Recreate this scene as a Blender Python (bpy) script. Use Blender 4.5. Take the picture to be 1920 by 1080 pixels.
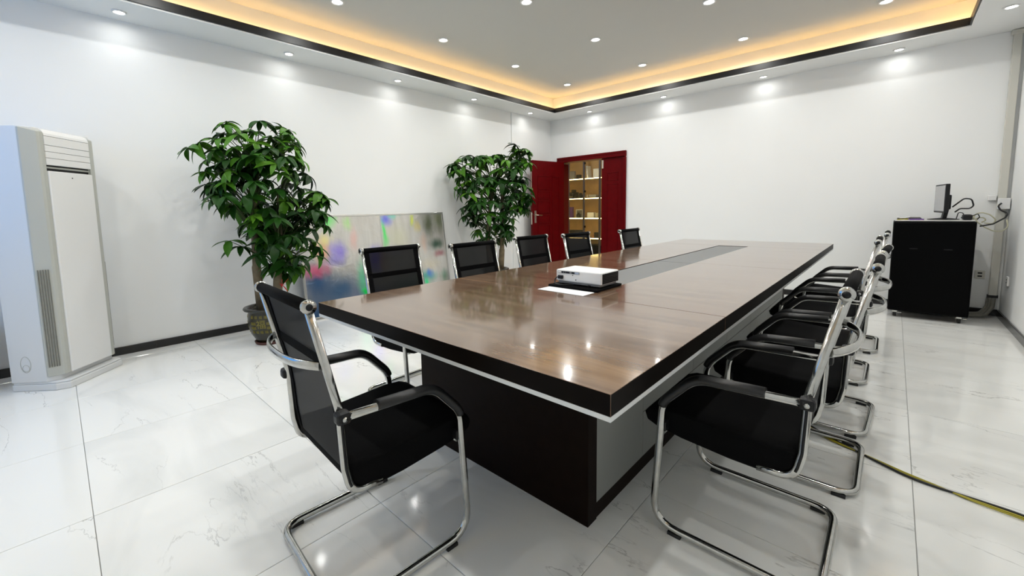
import bpy, bmesh, math, random
from mathutils import Vector, Matrix
random.seed(7)
S = bpy.context.scene
C = S.collection
for o in list(bpy.data.objects): bpy.data.objects.remove(o)

# ------------------------------------------------------------------ camera
CAMH = 1.155
F_PX, CX, CY = 784.1, 919.4, 471.4
YAW, PITCH, ROLL = -0.766747, -0.0980757, -0.0194381
_f = Vector((math.sin(YAW)*math.cos(PITCH), math.cos(YAW)*math.cos(PITCH), math.sin(PITCH)))
_r = Vector((math.cos(YAW), -math.sin(YAW), 0)); _u = _r.cross(_f)
_c, _s = math.cos(ROLL), math.sin(ROLL)
CR, CU, CB = _c*_r+_s*_u, -_s*_r+_c*_u, -_f
cam = bpy.data.cameras.new('camera'); camo = bpy.data.objects.new('camera', cam); C.objects.link(camo)
cam.sensor_width = 36; cam.sensor_fit = 'HORIZONTAL'; cam.lens = F_PX/1920*36
cam.shift_x = (960-CX)/1920; cam.shift_y = (CY-540)/1920
cam.clip_start = 0.02
mw = Matrix.Identity(4)
for i in range(3): mw[i][0], mw[i][1], mw[i][2] = CR[i], CU[i], CB[i]
mw[2][3] = CAMH
camo.matrix_world = mw
S.camera = camo
def ray(x, y): return CR*((x-CX)/F_PX) + CU*(-(y-CY)/F_PX) - CB
def onx(x, y, X): r = ray(x, y); p = r*(X/r.x); p.z += CAMH; return p
def ony(x, y, Y): r = ray(x, y); p = r*(Y/r.y); p.z += CAMH; return p
def onz(x, y, Z): r = ray(x, y); p = r*((Z-CAMH)/r.z); p.z = Z; return p

# ------------------------------------------------------------------ world, exposure
W = bpy.data.worlds.new('world'); S.world = W; W.use_nodes = True
bg = W.node_tree.nodes['Background']; bg.inputs[0].default_value = (0.10, 0.42, 0.95, 1); bg.inputs[1].default_value = 2.2
S.view_settings.view_transform = 'Standard'; S.view_settings.look = 'None'
S.view_settings.gamma = 1; S.view_settings.use_curve_mapping = False
S.view_settings.exposure = 0.0
MAIN_W, SPOT_W, LED_E = 6.7, 0.6, 23.0      # downlight watts, soffit spot watts, cove strip emission

# ------------------------------------------------------------------ room numbers
XL, XR, YB, YF = -4.645, 0.81, 6.465, -1.3
ZS, ZC = 2.755, 3.03                          # soffit underside, upper ceiling
TL, TR, TB, TF = -4.22, 0.425, 6.01, -0.85    # inner edge of the soffit

# ------------------------------------------------------------------ materials
MATS = {}
def nodes(name):
    m = bpy.data.materials.new(name); m.use_nodes = True; MATS[name] = m
    nt = m.node_tree; return m, nt, nt.nodes['Principled BSDF']
def N(nt, t, **kw):
    n = nt.nodes.new(t)
    for k, v in kw.items(): setattr(n, k, v)
    return n
def setin(n, **kw):
    for k, v in kw.items():
        n.inputs[k.replace('_', ' ')].default_value = v
def mat(name, col, rough=0.5, metal=0.0, noise=0.0, nscale=20, bump=0.0, bscale=200, spec=0.5, coat=0.0):
    m, nt, b = nodes(name)
    c4 = (*col, 1)
    b.inputs['Base Color'].default_value = c4; b.inputs['Roughness'].default_value = rough
    b.inputs['Metallic'].default_value = metal; b.inputs['Specular IOR Level'].default_value = spec
    b.inputs['Coat Weight'].default_value = coat
    tc = N(nt, 'ShaderNodeTexCoord')
    if noise:
        n = N(nt, 'ShaderNodeTexNoise'); n.inputs['Scale'].default_value = nscale; n.inputs['Detail'].default_value = 4
        nt.links.new(tc.outputs['Object'], n.inputs['Vector'])
        mx = N(nt, 'ShaderNodeMix', data_type='RGBA')
        mx.inputs[6].default_value = tuple(x*(1-noise) for x in col)+(1,); mx.inputs[7].default_value = tuple(min(1, x*(1+noise)) for x in col)+(1,)
        nt.links.new(n.outputs['Fac'], mx.inputs[0]); nt.links.new(mx.outputs[2], b.inputs['Base Color'])
    if bump:
        n2 = N(nt, 'ShaderNodeTexNoise'); n2.inputs['Scale'].default_value = bscale
        nt.links.new(tc.outputs['Object'], n2.inputs['Vector'])
        bp = N(nt, 'ShaderNodeBump'); bp.inputs['Strength'].default_value = bump; bp.inputs['Distance'].default_value = 0.002
        nt.links.new(n2.outputs['Fac'], bp.inputs['Height']); nt.links.new(bp.outputs[0], b.inputs['Normal'])
    return m
def emit(name, col, st):
    m, nt, b = nodes(name)
    b.inputs['Base Color'].default_value = (*col, 1)
    b.inputs['Emission Color'].default_value = (*col, 1); b.inputs['Emission Strength'].default_value = st
    return m
def glassy(name, tint, alpha, rough=0.03):
    m, nt, b = nodes(name)
    nt.nodes.remove(b); out = nt.nodes['Material Output']
    t = N(nt, 'ShaderNodeBsdfTransparent'); t.inputs[0].default_value = (*tint, 1)
    g = N(nt, 'ShaderNodeBsdfGlossy'); g.inputs['Roughness'].default_value = rough
    mx = N(nt, 'ShaderNodeMixShader'); mx.inputs[0].default_value = alpha
    nt.links.new(t.outputs[0], mx.inputs[1]); nt.links.new(g.outputs[0], mx.inputs[2]); nt.links.new(mx.outputs[0], out.inputs[0])
    return m

mat('wall', (0.855, 0.865, 0.86), 0.75, noise=0.015, nscale=3, bump=0.05, bscale=350)
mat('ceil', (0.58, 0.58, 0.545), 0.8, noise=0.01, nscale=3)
mat('soffit', (0.82, 0.83, 0.82), 0.75)
mat('black_trim', (0.005, 0.005, 0.006), 0.42, noise=0.5, nscale=14)
mat('skirting', (0.012, 0.011, 0.011), 0.2, noise=0.6, nscale=18)
mat('grout', (0.42, 0.42, 0.41), 0.7)
mat('chrome', (0.50, 0.50, 0.48), 0.15, 1.0, noise=0.2, nscale=45)
mat('black_plastic', (0.006, 0.006, 0.007), 0.45, spec=0.3)
mat('black_rubber', (0.010, 0.010, 0.010), 0.6)
mat('arm_pad', (0.009, 0.009, 0.0095), 0.42, bump=0.1, bscale=500)
mat('black_fabric', (0.003, 0.003, 0.0033), 0.85, bump=0.5, bscale=900, spec=0.08)
mat('dark_edge', (0.0045, 0.0028, 0.0020), 0.35, noise=0.4, nscale=30, spec=0.05)
mat('dark_panel', (0.0085, 0.0045, 0.003), 0.45, noise=0.35, nscale=25, spec=0.05)
mat('silver_panel', (0.27, 0.28, 0.265), 0.45, 0.2)
mat('silver_strip', (0.72, 0.74, 0.74), 0.35, 0.15)
mat('gap', (0.01, 0.01, 0.01), 0.8)
mat('inlay', (0.17, 0.175, 0.175), 0.5, spec=0.3)
mat('white_plastic', (0.80, 0.80, 0.79), 0.4)
mat('ac_white', (0.80, 0.80, 0.79), 0.35, noise=0.01)
mat('ac_grey', (0.47, 0.48, 0.44), 0.45)
mat('ac_side', (0.72, 0.73, 0.73), 0.4)
mat('paper', (0.85, 0.86, 0.87), 0.7)
mat('red_door', (0.105, 0.0006, 0.002), 0.42, noise=0.25, nscale=12, spec=0.10)
mat('red_dark', (0.045, 0.002, 0.003), 0.45)
mat('brass', (0.70, 0.62, 0.52), 0.25, 1.0)
mat('shelf_wood', (0.66, 0.42, 0.18), 0.45, noise=0.3, nscale=6)
mat('shelf_board', (0.45, 0.40, 0.28), 0.4)
mat('mullion', (0.13, 0.12, 0.14), 0.35, 0.4)
mat('pot_glaze', (0.028, 0.026, 0.016), 0.25, noise=0.4, nscale=20)
mat('pot_saucer', (0.07, 0.016, 0.008), 0.5)
mat('gold', (0.22, 0.18, 0.015), 0.5)
mat('soil', (0.03, 0.02, 0.012), 0.9, noise=0.5, nscale=60)
mat('bark', (0.17, 0.13, 0.075), 0.85, noise=0.55, nscale=22, bump=0.6, bscale=60)
mat('twig', (0.05, 0.075, 0.02), 0.7, noise=0.3)
mat('red_ribbon', (0.65, 0.012, 0.01), 0.5)
mat('rack_black', (0.0018, 0.0018, 0.002), 0.45, spec=0.05)
mat('cable_black', (0.012, 0.012, 0.012), 0.45)
mat('cable_yellow', (0.42, 0.36, 0.02), 0.45)
mat('cable_beige', (0.55, 0.53, 0.38), 0.5)
mat('hose_grey', (0.16, 0.155, 0.13), 0.6, noise=0.3, nscale=40)
mat('conduit', (0.62, 0.61, 0.55), 0.5)
mat('screen_grey', (0.36, 0.36, 0.37), 0.12)
mat('purple', (0.12, 0.04, 0.24), 0.5)
mat('grey_box', (0.25, 0.25, 0.25), 0.5)
mat('copper', (0.75, 0.32, 0.12), 0.3, 1.0)
mat('frame_alu', (0.62, 0.62, 0.60), 0.3, 0.8)
mat('hall_wall', (0.72, 0.68, 0.60), 0.8)
emit('lamp_lens', (1.0, 0.98, 0.94), 14.0)
emit('led_cove', (1.0, 0.60, 0.22), LED_E)
emit('led_shelf', (1.0, 0.70, 0.24), 22.0)
glassy('glass', (0.93, 0.95, 0.96), 0.07)
glassy('window_glass', (0.9, 0.95, 1.0), 0.06)

def m_leaf(name, a, b_):
    m, nt, b = nodes(name)
    oi = N(nt, 'ShaderNodeObjectInfo'); mx = N(nt, 'ShaderNodeMix', data_type='RGBA')
    mx.inputs[6].default_value = (*a, 1); mx.inputs[7].default_value = (*b_, 1)
    nt.links.new(oi.outputs['Random'], mx.inputs[0]); nt.links.new(mx.outputs[2], b.inputs['Base Color'])
    b.inputs['Roughness'].default_value = 0.42
    b.inputs['Specular IOR Level'].default_value = 0.2
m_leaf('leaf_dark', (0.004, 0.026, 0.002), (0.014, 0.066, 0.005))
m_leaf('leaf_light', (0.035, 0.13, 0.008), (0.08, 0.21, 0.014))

def m_wood():
    m, nt, b = nodes('walnut')
    tc = N(nt, 'ShaderNodeTexCoord'); mp = N(nt, 'ShaderNodeMapping')
    mp.inputs['Scale'].default_value = (0.9, 11, 11)
    g = N(nt, 'ShaderNodeNewGeometry')
    nt.links.new(g.outputs['Position'], mp.inputs['Vector'])
    n = N(nt, 'ShaderNodeTexNoise'); setin(n, Scale=1.6, Detail=7.0, Roughness=0.62, Distortion=0.6)
    nt.links.new(mp.outputs[0], n.inputs['Vector'])
    r = N(nt, 'ShaderNodeValToRGB'); e = r.color_ramp.elements
    e[0].position = 0.30; e[0].color = (0.112, 0.062, 0.036, 1); e[1].position = 0.75; e[1].color = (0.250, 0.158, 0.098, 1)
    k = e.new(0.5); k.color = (0.172, 0.103, 0.062, 1)
    nt.links.new(n.outputs['Fac'], r.inputs[0]); nt.links.new(r.outputs[0], b.inputs['Base Color'])
    n2 = N(nt, 'ShaderNodeTexNoise'); setin(n2, Scale=1.2, Detail=5.0)
    nt.links.new(mp.outputs[0], n2.inputs['Vector'])
    rr = N(nt, 'ShaderNodeMapRange'); setin(rr, From_Min=0.3, From_Max=0.7, To_Min=0.13, To_Max=0.17)
    nt.links.new(n2.outputs['Fac'], rr.inputs[0]); nt.links.new(rr.outputs[0], b.inputs['Roughness'])
    b.inputs['Specular IOR Level'].default_value = 0.5; b.inputs['Coat Weight'].default_value = 0.55; b.inputs['Coat Roughness'].default_value = 0.06
m_wood()

def m_tile():
    m, nt, b = nodes('marble')
    oi = N(nt, 'ShaderNodeObjectInfo'); tc = N(nt, 'ShaderNodeTexCoord')
    sc = N(nt, 'ShaderNodeVectorMath', operation='SCALE'); sc.inputs['Scale'].default_value = 37.0
    cmb = N(nt, 'ShaderNodeCombineXYZ'); 
    for i in range(3): nt.links.new(oi.outputs['Random'], cmb.inputs[i])
    nt.links.new(cmb.outputs[0], sc.inputs[0])
    mp = N(nt, 'ShaderNodeMapping'); mp.inputs['Rotation'].default_value = (0, 0, 0.62); mp.inputs['Scale'].default_value = (0.75, 2.6, 1)
    nt.links.new(tc.outputs['Object'], mp.inputs['Vector'])
    ad = N(nt, 'ShaderNodeVectorMath', operation='ADD')
    nt.links.new(mp.outputs[0], ad.inputs[0]); nt.links.new(sc.outputs[0], ad.inputs[1])
    def vein(scale, width, detail, dist):
        n = N(nt, 'ShaderNodeTexNoise'); setin(n, Scale=scale, Detail=detail, Roughness=0.58, Distortion=dist)
        nt.links.new(ad.outputs[0], n.inputs['Vector'])
        s = N(nt, 'ShaderNodeMath', operation='SUBTRACT'); s.inputs[1].default_value = 0.5
        a = N(nt, 'ShaderNodeMath', operation='ABSOLUTE')
        r = N(nt, 'ShaderNodeMapRange'); setin(r, From_Min=0.0, From_Max=width, To_Min=1.0, To_Max=0.0)
        nt.links.new(n.outputs['Fac'], s.inputs[0]); nt.links.new(s.outputs[0], a.inputs[0]); nt.links.new(a.outputs[0], r.inputs[0])
        return r
    v1 = vein(1.1, 0.005, 9.0, 0.3)
    msk = N(nt, 'ShaderNodeTexNoise'); setin(msk, Scale=2.2, Detail=2.0)
    nt.links.new(ad.outputs[0], msk.inputs['Vector'])
    mr = N(nt, 'ShaderNodeMapRange'); setin(mr, From_Min=0.46, From_Max=0.66)
    nt.links.new(msk.outputs['Fac'], mr.inputs[0])
    mu = N(nt, 'ShaderNodeMath', operation='MULTIPLY'); nt.links.new(v1.outputs[0], mu.inputs[0]); nt.links.new(mr.outputs[0], mu.inputs[1])
    cl = N(nt, 'ShaderNodeTexNoise'); setin(cl, Scale=1.1, Detail=6.0, Distortion=1.0)
    nt.links.new(ad.outputs[0], cl.inputs['Vector'])
    r2 = N(nt, 'ShaderNodeMapRange'); setin(r2, From_Min=0.5, From_Max=0.8)
    nt.links.new(cl.outputs['Fac'], r2.inputs[0])
    mx = N(nt, 'ShaderNodeMix', data_type='RGBA'); mx.inputs[6].default_value = (0.87, 0.875, 0.85, 1); mx.inputs[7].default_value = (0.74, 0.75, 0.73, 1)
    nt.links.new(r2.outputs[0], mx.inputs[0])
    m2 = N(nt, 'ShaderNodeMix', data_type='RGBA'); m2.inputs[7].default_value = (0.22, 0.215, 0.205, 1)
    mm = N(nt, 'ShaderNodeMath', operation='MULTIPLY'); mm.inputs[1].default_value = 0.75
    nt.links.new(mu.outputs[0], mm.inputs[0]); nt.links.new(mm.outputs[0], m2.inputs[0]); nt.links.new(mx.outputs[2], m2.inputs[6])
    nt.links.new(m2.outputs[2], b.inputs['Base Color'])
    b.inputs['Roughness'].default_value = 0.09; b.inputs['Specular IOR Level'].default_value = 0.55
m_tile()

def m_mesh():
    m, nt, b = nodes('chair_mesh')
    b.inputs['Base Color'].default_value = (0.006, 0.006, 0.0065, 1); b.inputs['Roughness'].default_value = 0.7; b.inputs['Specular IOR Level'].default_value = 0.2
    t = N(nt, 'ShaderNodeBsdfTransparent'); mx = N(nt, 'ShaderNodeMixShader'); mx.inputs[0].default_value = 0.966
    nt.links.new(t.outputs[0], mx.inputs[1]); nt.links.new(b.outputs[0], mx.inputs[2])
    nt.links.new(mx.outputs[0], nt.nodes['Material Output'].inputs[0])
m_mesh()

BX, BY, BW, BHt = -4.475, 1.800, 2.03, 1.145     # leaning board: foot line, start along the wall, width, height
LEAN = math.atan2(0.15, BHt)
def m_foil():
    m, nt, b = nodes('foil')
    tc = N(nt, 'ShaderNodeTexCoord')
    cur = None
    n0 = N(nt, 'ShaderNodeTexNoise'); setin(n0, Scale=3.0, Detail=4.0, Distortion=0.5)
    smp = N(nt, 'ShaderNodeMapping'); smp.inputs['Scale'].default_value = (5.0, 0.7, 1)
    nt.links.new(tc.outputs['Object'], smp.inputs['Vector']); nt.links.new(smp.outputs[0], n0.inputs['Vector'])
    base = N(nt, 'ShaderNodeMix', data_type='RGBA'); base.inputs[6].default_value = (0.50, 0.50, 0.47, 1); base.inputs[7].default_value = (0.82, 0.79, 0.74, 1)
    nt.links.new(n0.outputs['Fac'], base.inputs[0]); cur = base.outputs[2]
    nn = N(nt, 'ShaderNodeTexNoise'); setin(nn, Scale=6.0, Detail=5.0)
    wmp = N(nt, 'ShaderNodeMapping'); wmp.inputs['Scale'].default_value = (1.6, 0.5, 1)
    nt.links.new(tc.outputs['Object'], wmp.inputs['Vector']); nt.links.new(wmp.outputs[0], nn.inputs['Vector'])
    sub = N(nt, 'ShaderNodeVectorMath', operation='SUBTRACT'); sub.inputs[1].default_value = (0.5, 0.5, 0.5)
    mad = N(nt, 'ShaderNodeVectorMath', operation='MULTIPLY_ADD'); mad.inputs[1].default_value = (0.16, 0.10, 0.0)
    nt.links.new(nn.outputs['Color'], sub.inputs[0]); nt.links.new(sub.outputs[0], mad.inputs[0]); nt.links.new(tc.outputs['Object'], mad.inputs[2])
    # iridescent sheen and plant reflection painted into the foil colour: centre (along, up), radii, colour, strength
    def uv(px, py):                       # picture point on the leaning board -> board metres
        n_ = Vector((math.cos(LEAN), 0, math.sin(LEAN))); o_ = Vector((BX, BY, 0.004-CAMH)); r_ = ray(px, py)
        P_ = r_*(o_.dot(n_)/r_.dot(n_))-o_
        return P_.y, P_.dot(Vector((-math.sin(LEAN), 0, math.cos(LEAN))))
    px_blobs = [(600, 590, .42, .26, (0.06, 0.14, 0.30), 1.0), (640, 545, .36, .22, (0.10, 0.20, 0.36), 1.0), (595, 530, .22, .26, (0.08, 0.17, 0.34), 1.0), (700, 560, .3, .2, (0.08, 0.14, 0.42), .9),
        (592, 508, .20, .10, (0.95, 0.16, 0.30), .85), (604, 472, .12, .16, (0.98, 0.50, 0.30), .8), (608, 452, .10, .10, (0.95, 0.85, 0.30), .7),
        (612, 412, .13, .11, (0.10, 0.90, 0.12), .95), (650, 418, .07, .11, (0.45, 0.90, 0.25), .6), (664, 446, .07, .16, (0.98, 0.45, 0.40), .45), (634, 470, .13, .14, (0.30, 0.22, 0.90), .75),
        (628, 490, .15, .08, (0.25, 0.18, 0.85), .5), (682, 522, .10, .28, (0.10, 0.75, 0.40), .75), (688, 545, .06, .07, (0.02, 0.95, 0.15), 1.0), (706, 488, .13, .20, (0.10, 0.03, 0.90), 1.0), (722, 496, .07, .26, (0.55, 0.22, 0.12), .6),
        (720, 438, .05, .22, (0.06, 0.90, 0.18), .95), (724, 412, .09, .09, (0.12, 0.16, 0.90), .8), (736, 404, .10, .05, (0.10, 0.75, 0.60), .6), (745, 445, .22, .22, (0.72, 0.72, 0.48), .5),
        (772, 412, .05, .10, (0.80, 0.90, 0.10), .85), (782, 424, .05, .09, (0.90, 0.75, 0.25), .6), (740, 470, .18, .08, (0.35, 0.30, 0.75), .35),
        (803, 420, .13, .22, (0.10, 0.13, 0.05), .85), (822, 412, .10, .20, (0.22, 0.26, 0.12), .8), (794, 455, .07, .16, (0.95, 0.60, 0.45), .5), (818, 456, .13, .09, (0.05, 0.14, 0.09), .9), (824, 474, .12, .06, (0.40, 0.08, 0.12), .7),  # dark greens stand in for the plant's reflection
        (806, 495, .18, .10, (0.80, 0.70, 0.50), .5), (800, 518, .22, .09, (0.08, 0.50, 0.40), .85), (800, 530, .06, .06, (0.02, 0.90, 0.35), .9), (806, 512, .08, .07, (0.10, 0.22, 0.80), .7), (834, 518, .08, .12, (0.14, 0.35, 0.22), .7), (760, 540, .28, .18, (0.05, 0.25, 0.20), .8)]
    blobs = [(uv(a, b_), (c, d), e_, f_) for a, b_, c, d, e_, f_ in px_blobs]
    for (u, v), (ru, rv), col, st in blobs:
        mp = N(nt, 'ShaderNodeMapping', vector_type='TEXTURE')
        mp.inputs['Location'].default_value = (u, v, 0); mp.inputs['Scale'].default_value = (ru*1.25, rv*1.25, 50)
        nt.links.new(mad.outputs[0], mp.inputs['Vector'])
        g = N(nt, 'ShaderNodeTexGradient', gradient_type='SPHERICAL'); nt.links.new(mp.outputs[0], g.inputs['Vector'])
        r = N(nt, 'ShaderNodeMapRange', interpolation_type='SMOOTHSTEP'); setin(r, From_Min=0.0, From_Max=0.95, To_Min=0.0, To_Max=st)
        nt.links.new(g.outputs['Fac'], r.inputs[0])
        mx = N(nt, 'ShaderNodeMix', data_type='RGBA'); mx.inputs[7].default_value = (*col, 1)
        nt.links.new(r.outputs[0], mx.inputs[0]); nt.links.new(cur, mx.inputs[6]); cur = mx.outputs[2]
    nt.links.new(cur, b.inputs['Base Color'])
    b.inputs['Metallic'].default_value = 0.55; b.inputs['Roughness'].default_value = 0.22
    bn = N(nt, 'ShaderNodeTexNoise'); setin(bn, Scale=6.0, Detail=6.0, Distortion=1.2)
    nt.links.new(tc.outputs['Object'], bn.inputs['Vector'])
    bp = N(nt, 'ShaderNodeBump'); bp.inputs['Strength'].default_value = 0.25; bp.inputs['Distance'].default_value = 0.02
    nt.links.new(bn.outputs['Fac'], bp.inputs['Height']); nt.links.new(bp.outputs[0], b.inputs['Normal'])
m_foil()

# ------------------------------------------------------------------ geometry helpers
def box(bm, c, s, mi=0, rot=None):
    vs = []
    for dx in (-1, 1):
        for dy in (-1, 1):
            for dz in (-1, 1):
                v = Vector((dx*s[0]/2, dy*s[1]/2, dz*s[2]/2))
                if rot is not None: v = rot @ v
                vs.append(bm.verts.new(v+Vector(c)))
    fs = []
    for q in ((0, 1, 3, 2), (4, 6, 7, 5), (0, 4, 5, 1), (2, 3, 7, 6), (0, 2, 6, 4), (1, 5, 7, 3)):
        f = bm.faces.new([vs[i] for i in q]); f.material_index = mi; fs.append(f)
    return vs, fs
def box2(bm, a, b, mi=0):
    return box(bm, [(a[i]+b[i])/2 for i in range(3)], [abs(b[i]-a[i]) for i in range(3)], mi)
def prism(bm, poly, z0, z1, mi=0):
    lo = [bm.verts.new((x, y, z0)) for x, y in poly]; hi = [bm.verts.new((x, y, z1)) for x, y in poly]
    n = len(poly)
    fs = [bm.faces.new(hi), bm.faces.new(lo[::-1])]
    for i in range(n): fs.append(bm.faces.new([lo[i], lo[(i+1) % n], hi[(i+1) % n], hi[i]]))
    for f in fs: f.material_index = mi
    return fs
def fillet(pts, rads, seg=6):
    out = []
    pts = [Vector(p) for p in pts]
    for i, p in enumerate(pts):
        r = rads[i] if isinstance(rads, (list, tuple)) else rads
        if i in (0, len(pts)-1) or r <= 0: out.append(p); continue
        a = (pts[i-1]-p); b = (pts[i+1]-p); la, lb = a.length, b.length; a.normalize(); b.normalize()
        ang = a.angle(b); 
        if ang > 3.1: out.append(p); continue
        d = min(r/math.tan(ang/2), la*0.49, lb*0.49)
        p0, p2 = p+a*d, p+b*d
        for k in range(seg+1):
            t = k/seg; out.append(p0*(1-t)**2+p*2*t*(1-t)+p2*t*t)
    return out
def tube(bm, path, r, seg=8, mi=0, up=(0, 0, 1), closed=False, caps=True):
    path = [Vector(p) for p in path]; n = len(path)
    ra, rb = (r if isinstance(r, tuple) else (r, r))
    rings = []; prev = None
    for i in range(n):
        if closed: t = path[(i+1) % n]-path[i-1]
        else: t = path[min(i+1, n-1)]-path[max(i-1, 0)]
        t.normalize()
        if prev is None:
            u = Vector(up); s = t.cross(u)
            if s.length < 1e-3: s = t.cross(Vector((0, 1, 0)))
        else: s = prev-t*prev.dot(t)
        s.normalize(); prev = s; w = s.cross(t)
        f = 1.0
        rings.append([bm.verts.new(path[i]+s*(ra*math.cos(2*math.pi*k/seg))+w*(rb*math.sin(2*math.pi*k/seg))) for k in range(seg)])
    m = n if closed else n-1
    for i in range(m):
        A, B = rings[i], rings[(i+1) % n]
        for k in range(seg):
            f = bm.faces.new((A[k], A[(k+1) % seg], B[(k+1) % seg], B[k])); f.material_index = mi; f.smooth = True
    if caps and not closed:
        bm.faces.new(rings[0][::-1]).material_index = mi; bm.faces.new(rings[-1]).material_index = mi
    return rings
def taper(bm, path, rads, seg=8, mi=0):
    rs = tube(bm, path, 1.0, seg, mi)
    for i, ring in enumerate(rs):
        for v in ring: v.co = Vector(path[i])+(v.co-Vector(path[i]))*rads[i]
def lathe(bm, prof, seg=24, c=(0, 0, 0), mi=0, axis='z'):
    rings = []
    for r, z in prof:
        ring = []
        for k in range(seg):
            a = 2*math.pi*k/seg; x, y = r*math.cos(a), r*math.sin(a)
            p = Vector((x, y, z)) if axis == 'z' else (Vector((z, x, y)) if axis == 'x' else Vector((x, z, y)))
            ring.append(bm.verts.new(p+Vector(c)))
        rings.append(ring)
    for i in range(len(rings)-1):
        for k in range(seg):
            f = bm.faces.new((rings[i][k], rings[i][(k+1) % seg], rings[i+1][(k+1) % seg], rings[i+1][k])); f.smooth = True; f.material_index = mi
    for ring, rev in ((rings[0], True), (rings[-1], False)):
        if (ring[0].co-ring[seg//2].co).length > 1e-4: bm.faces.new(ring[::-1] if rev else ring).material_index = mi
def mesh(bm, name, mats, bevel=0.0, bseg=2):
    bmesh.ops.recalc_face_normals(bm, faces=bm.faces)
    if bevel:
        es = [e for e in bm.edges if len(e.link_faces) == 2 and e.calc_face_angle(0) > 0.6]
        bmesh.ops.bevel(bm, geom=es, offset=bevel, segments=bseg, affect='EDGES', profile=0.5, clamp_overlap=True)
    me = bpy.data.meshes.new(name); bm.to_mesh(me); bm.free()
    for m in (mats if isinstance(mats, (list, tuple)) else [mats]): me.materials.append(MATS[m])
    return me
def link(name, data, parent=None, loc=None, rotz=None):
    o = bpy.data.objects.new(name, data); C.objects.link(o)
    if parent is not None: o.parent = parent
    if loc is not None: o.location = loc
    if rotz is not None: o.rotation_euler = (0, 0, rotz)
    return o
def obj(name, bm, mats, parent=None, bevel=0.0, loc=None, bseg=2, rotz=None):
    return link(name, mesh(bm, name, mats, bevel, bseg), parent, loc, rotz)
def tag(o, label, cat, group=None):
    o['label'] = label; o['category'] = cat
    if group: o['group'] = group
    return o
def thing(name, label, cat, loc=(0, 0, 0), rotz=0, group=None):
    o = link(name, None, None, loc, rotz); o.empty_display_size = 0.1
    return tag(o, label, cat, group)
def struct(o, label=None, cat=None):
    o['kind'] = 'structure'
    if label: o['label'] = label
    if cat: o['category'] = cat
    return o
def B(): return bmesh.new()
def qbox(name, a, b, m, parent=None, bevel=0.0):
    bm = B(); box2(bm, a, b); return obj(name, bm, m, parent, bevel)
def rbox(name, c, s, m, parent=None, bevel=0.0, rotz=0.0, rot=None):
    """box whose object origin is its base centre"""
    bm = B(); box(bm, (0, 0, s[2]/2), s); return obj(name, bm, m, parent, bevel, loc=c, rotz=rotz)
def copy_tree(o, parent=None):
    c = o.copy(); C.objects.link(c); c.parent = parent
    for ch in list(o.children): copy_tree(ch, c)
    return c

# ------------------------------------------------------------------ room shell
T = 0.2
fl = struct(qbox('floor', (XL-T, YF-T, -0.12), (XR+T, YB, -0.006), 'grout'), 'white marble tile floor of the meeting room', 'floor')
PX, PY, OX, OY, G = 0.766, 0.80, 0.116, 0.011, 0.0025
tile_cache = {}
def floor_tile(x0, x1, y0, y1):
    w, d = round(x1-x0-G, 4), round(y1-y0-G, 4)
    if w < 0.02 or d < 0.02: return
    if (w, d) not in tile_cache:
        bm = B(); box(bm, (0, 0, -0.004), (w, d, 0.008)); tile_cache[(w, d)] = mesh(bm, 'floor_tile', 'marble', 0.0008, 1)
    link('floor_tile', tile_cache[(w, d)], fl, ((x0+x1)/2, (y0+y1)/2, 0))
ix0, ix1 = math.floor((XL-OX)/PX), math.ceil((XR-OX)/PX)
iy0, iy1 = math.floor((YF-OY)/PY), math.ceil((YB-OY)/PY)
for i in range(ix0, ix1):
    for j in range(iy0, iy1):
        floor_tile(max(XL, OX+i*PX), min(XR, OX+(i+1)*PX), max(YF, OY+j*PY), min(YB, OY+(j+1)*PY))

struct(qbox('wall_left', (XL-T, YF-T, -0.1), (XL, YB+T, ZC+0.15), 'wall'), 'long white wall behind the plants', 'wall')
struct(qbox('wall_right', (XR, YF-T, -0.1), (XR+T, YB+T, ZC+0.15), 'wall'), 'white wall at the right edge', 'wall')
DX0, DX1, DZ = -4.471, -3.145, 2.068       # door frame outer
bm = B()
box2(bm, (XL, YB, -0.1), (DX0+0.02, YB+T, ZC+0.15)); box2(bm, (DX1-0.02, YB, -0.1), (XR, YB+T, ZC+0.15)); box2(bm, (DX0+0.02, YB, DZ-0.02), (DX1-0.02, YB+T, ZC+0.15))
struct(obj('wall_back', bm, 'wall'), 'white wall with the red door', 'wall')
WX0, WX1, WZ0, WZ1 = -4.3, -2.5, 0.95, 2.35
bm = B()
box2(bm, (XL, YF-T, -0.1), (WX0, YF, ZC+0.15)); box2(bm, (WX1, YF-T, -0.1), (XR, YF, ZC+0.15))
box2(bm, (WX0, YF-T, WZ1), (WX1, YF, ZC+0.15)); box2(bm, (WX0, YF-T, -0.1), (WX1, YF, WZ0))
struct(obj('wall_front', bm, 'wall'), 'white wall behind the viewer with a window', 'wall')
win = struct(link('window_1', None, None, ((WX0+WX1)/2, YF-0.1, WZ0)), 'aluminium framed window behind the viewer', 'window')
ww, wh = WX1-WX0, WZ1-WZ0
bm = B()
for x in (-ww/2+0.025, 0, ww/2-0.025): box(bm, (x, 0, wh/2), (0.05, 0.06, wh))
for z in (0.025, wh-0.025): box(bm, (0, 0, z), (ww, 0.06, 0.05))
obj('window_frame', bm, 'frame_alu', win)
for x in (-ww/4, ww/4):
    bm = B(); box(bm, (x, 0, wh/2), (ww/2-0.05, 0.006, wh-0.1)); obj('pane', bm, 'window_glass', win)
# shallow pilaster in the far corner
struct(qbox('trim_1', (XL, 5.375, 0), (XL+0.012, YB, ZS), 'wall'), 'shallow white pilaster at the far left corner', 'pilaster')

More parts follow.
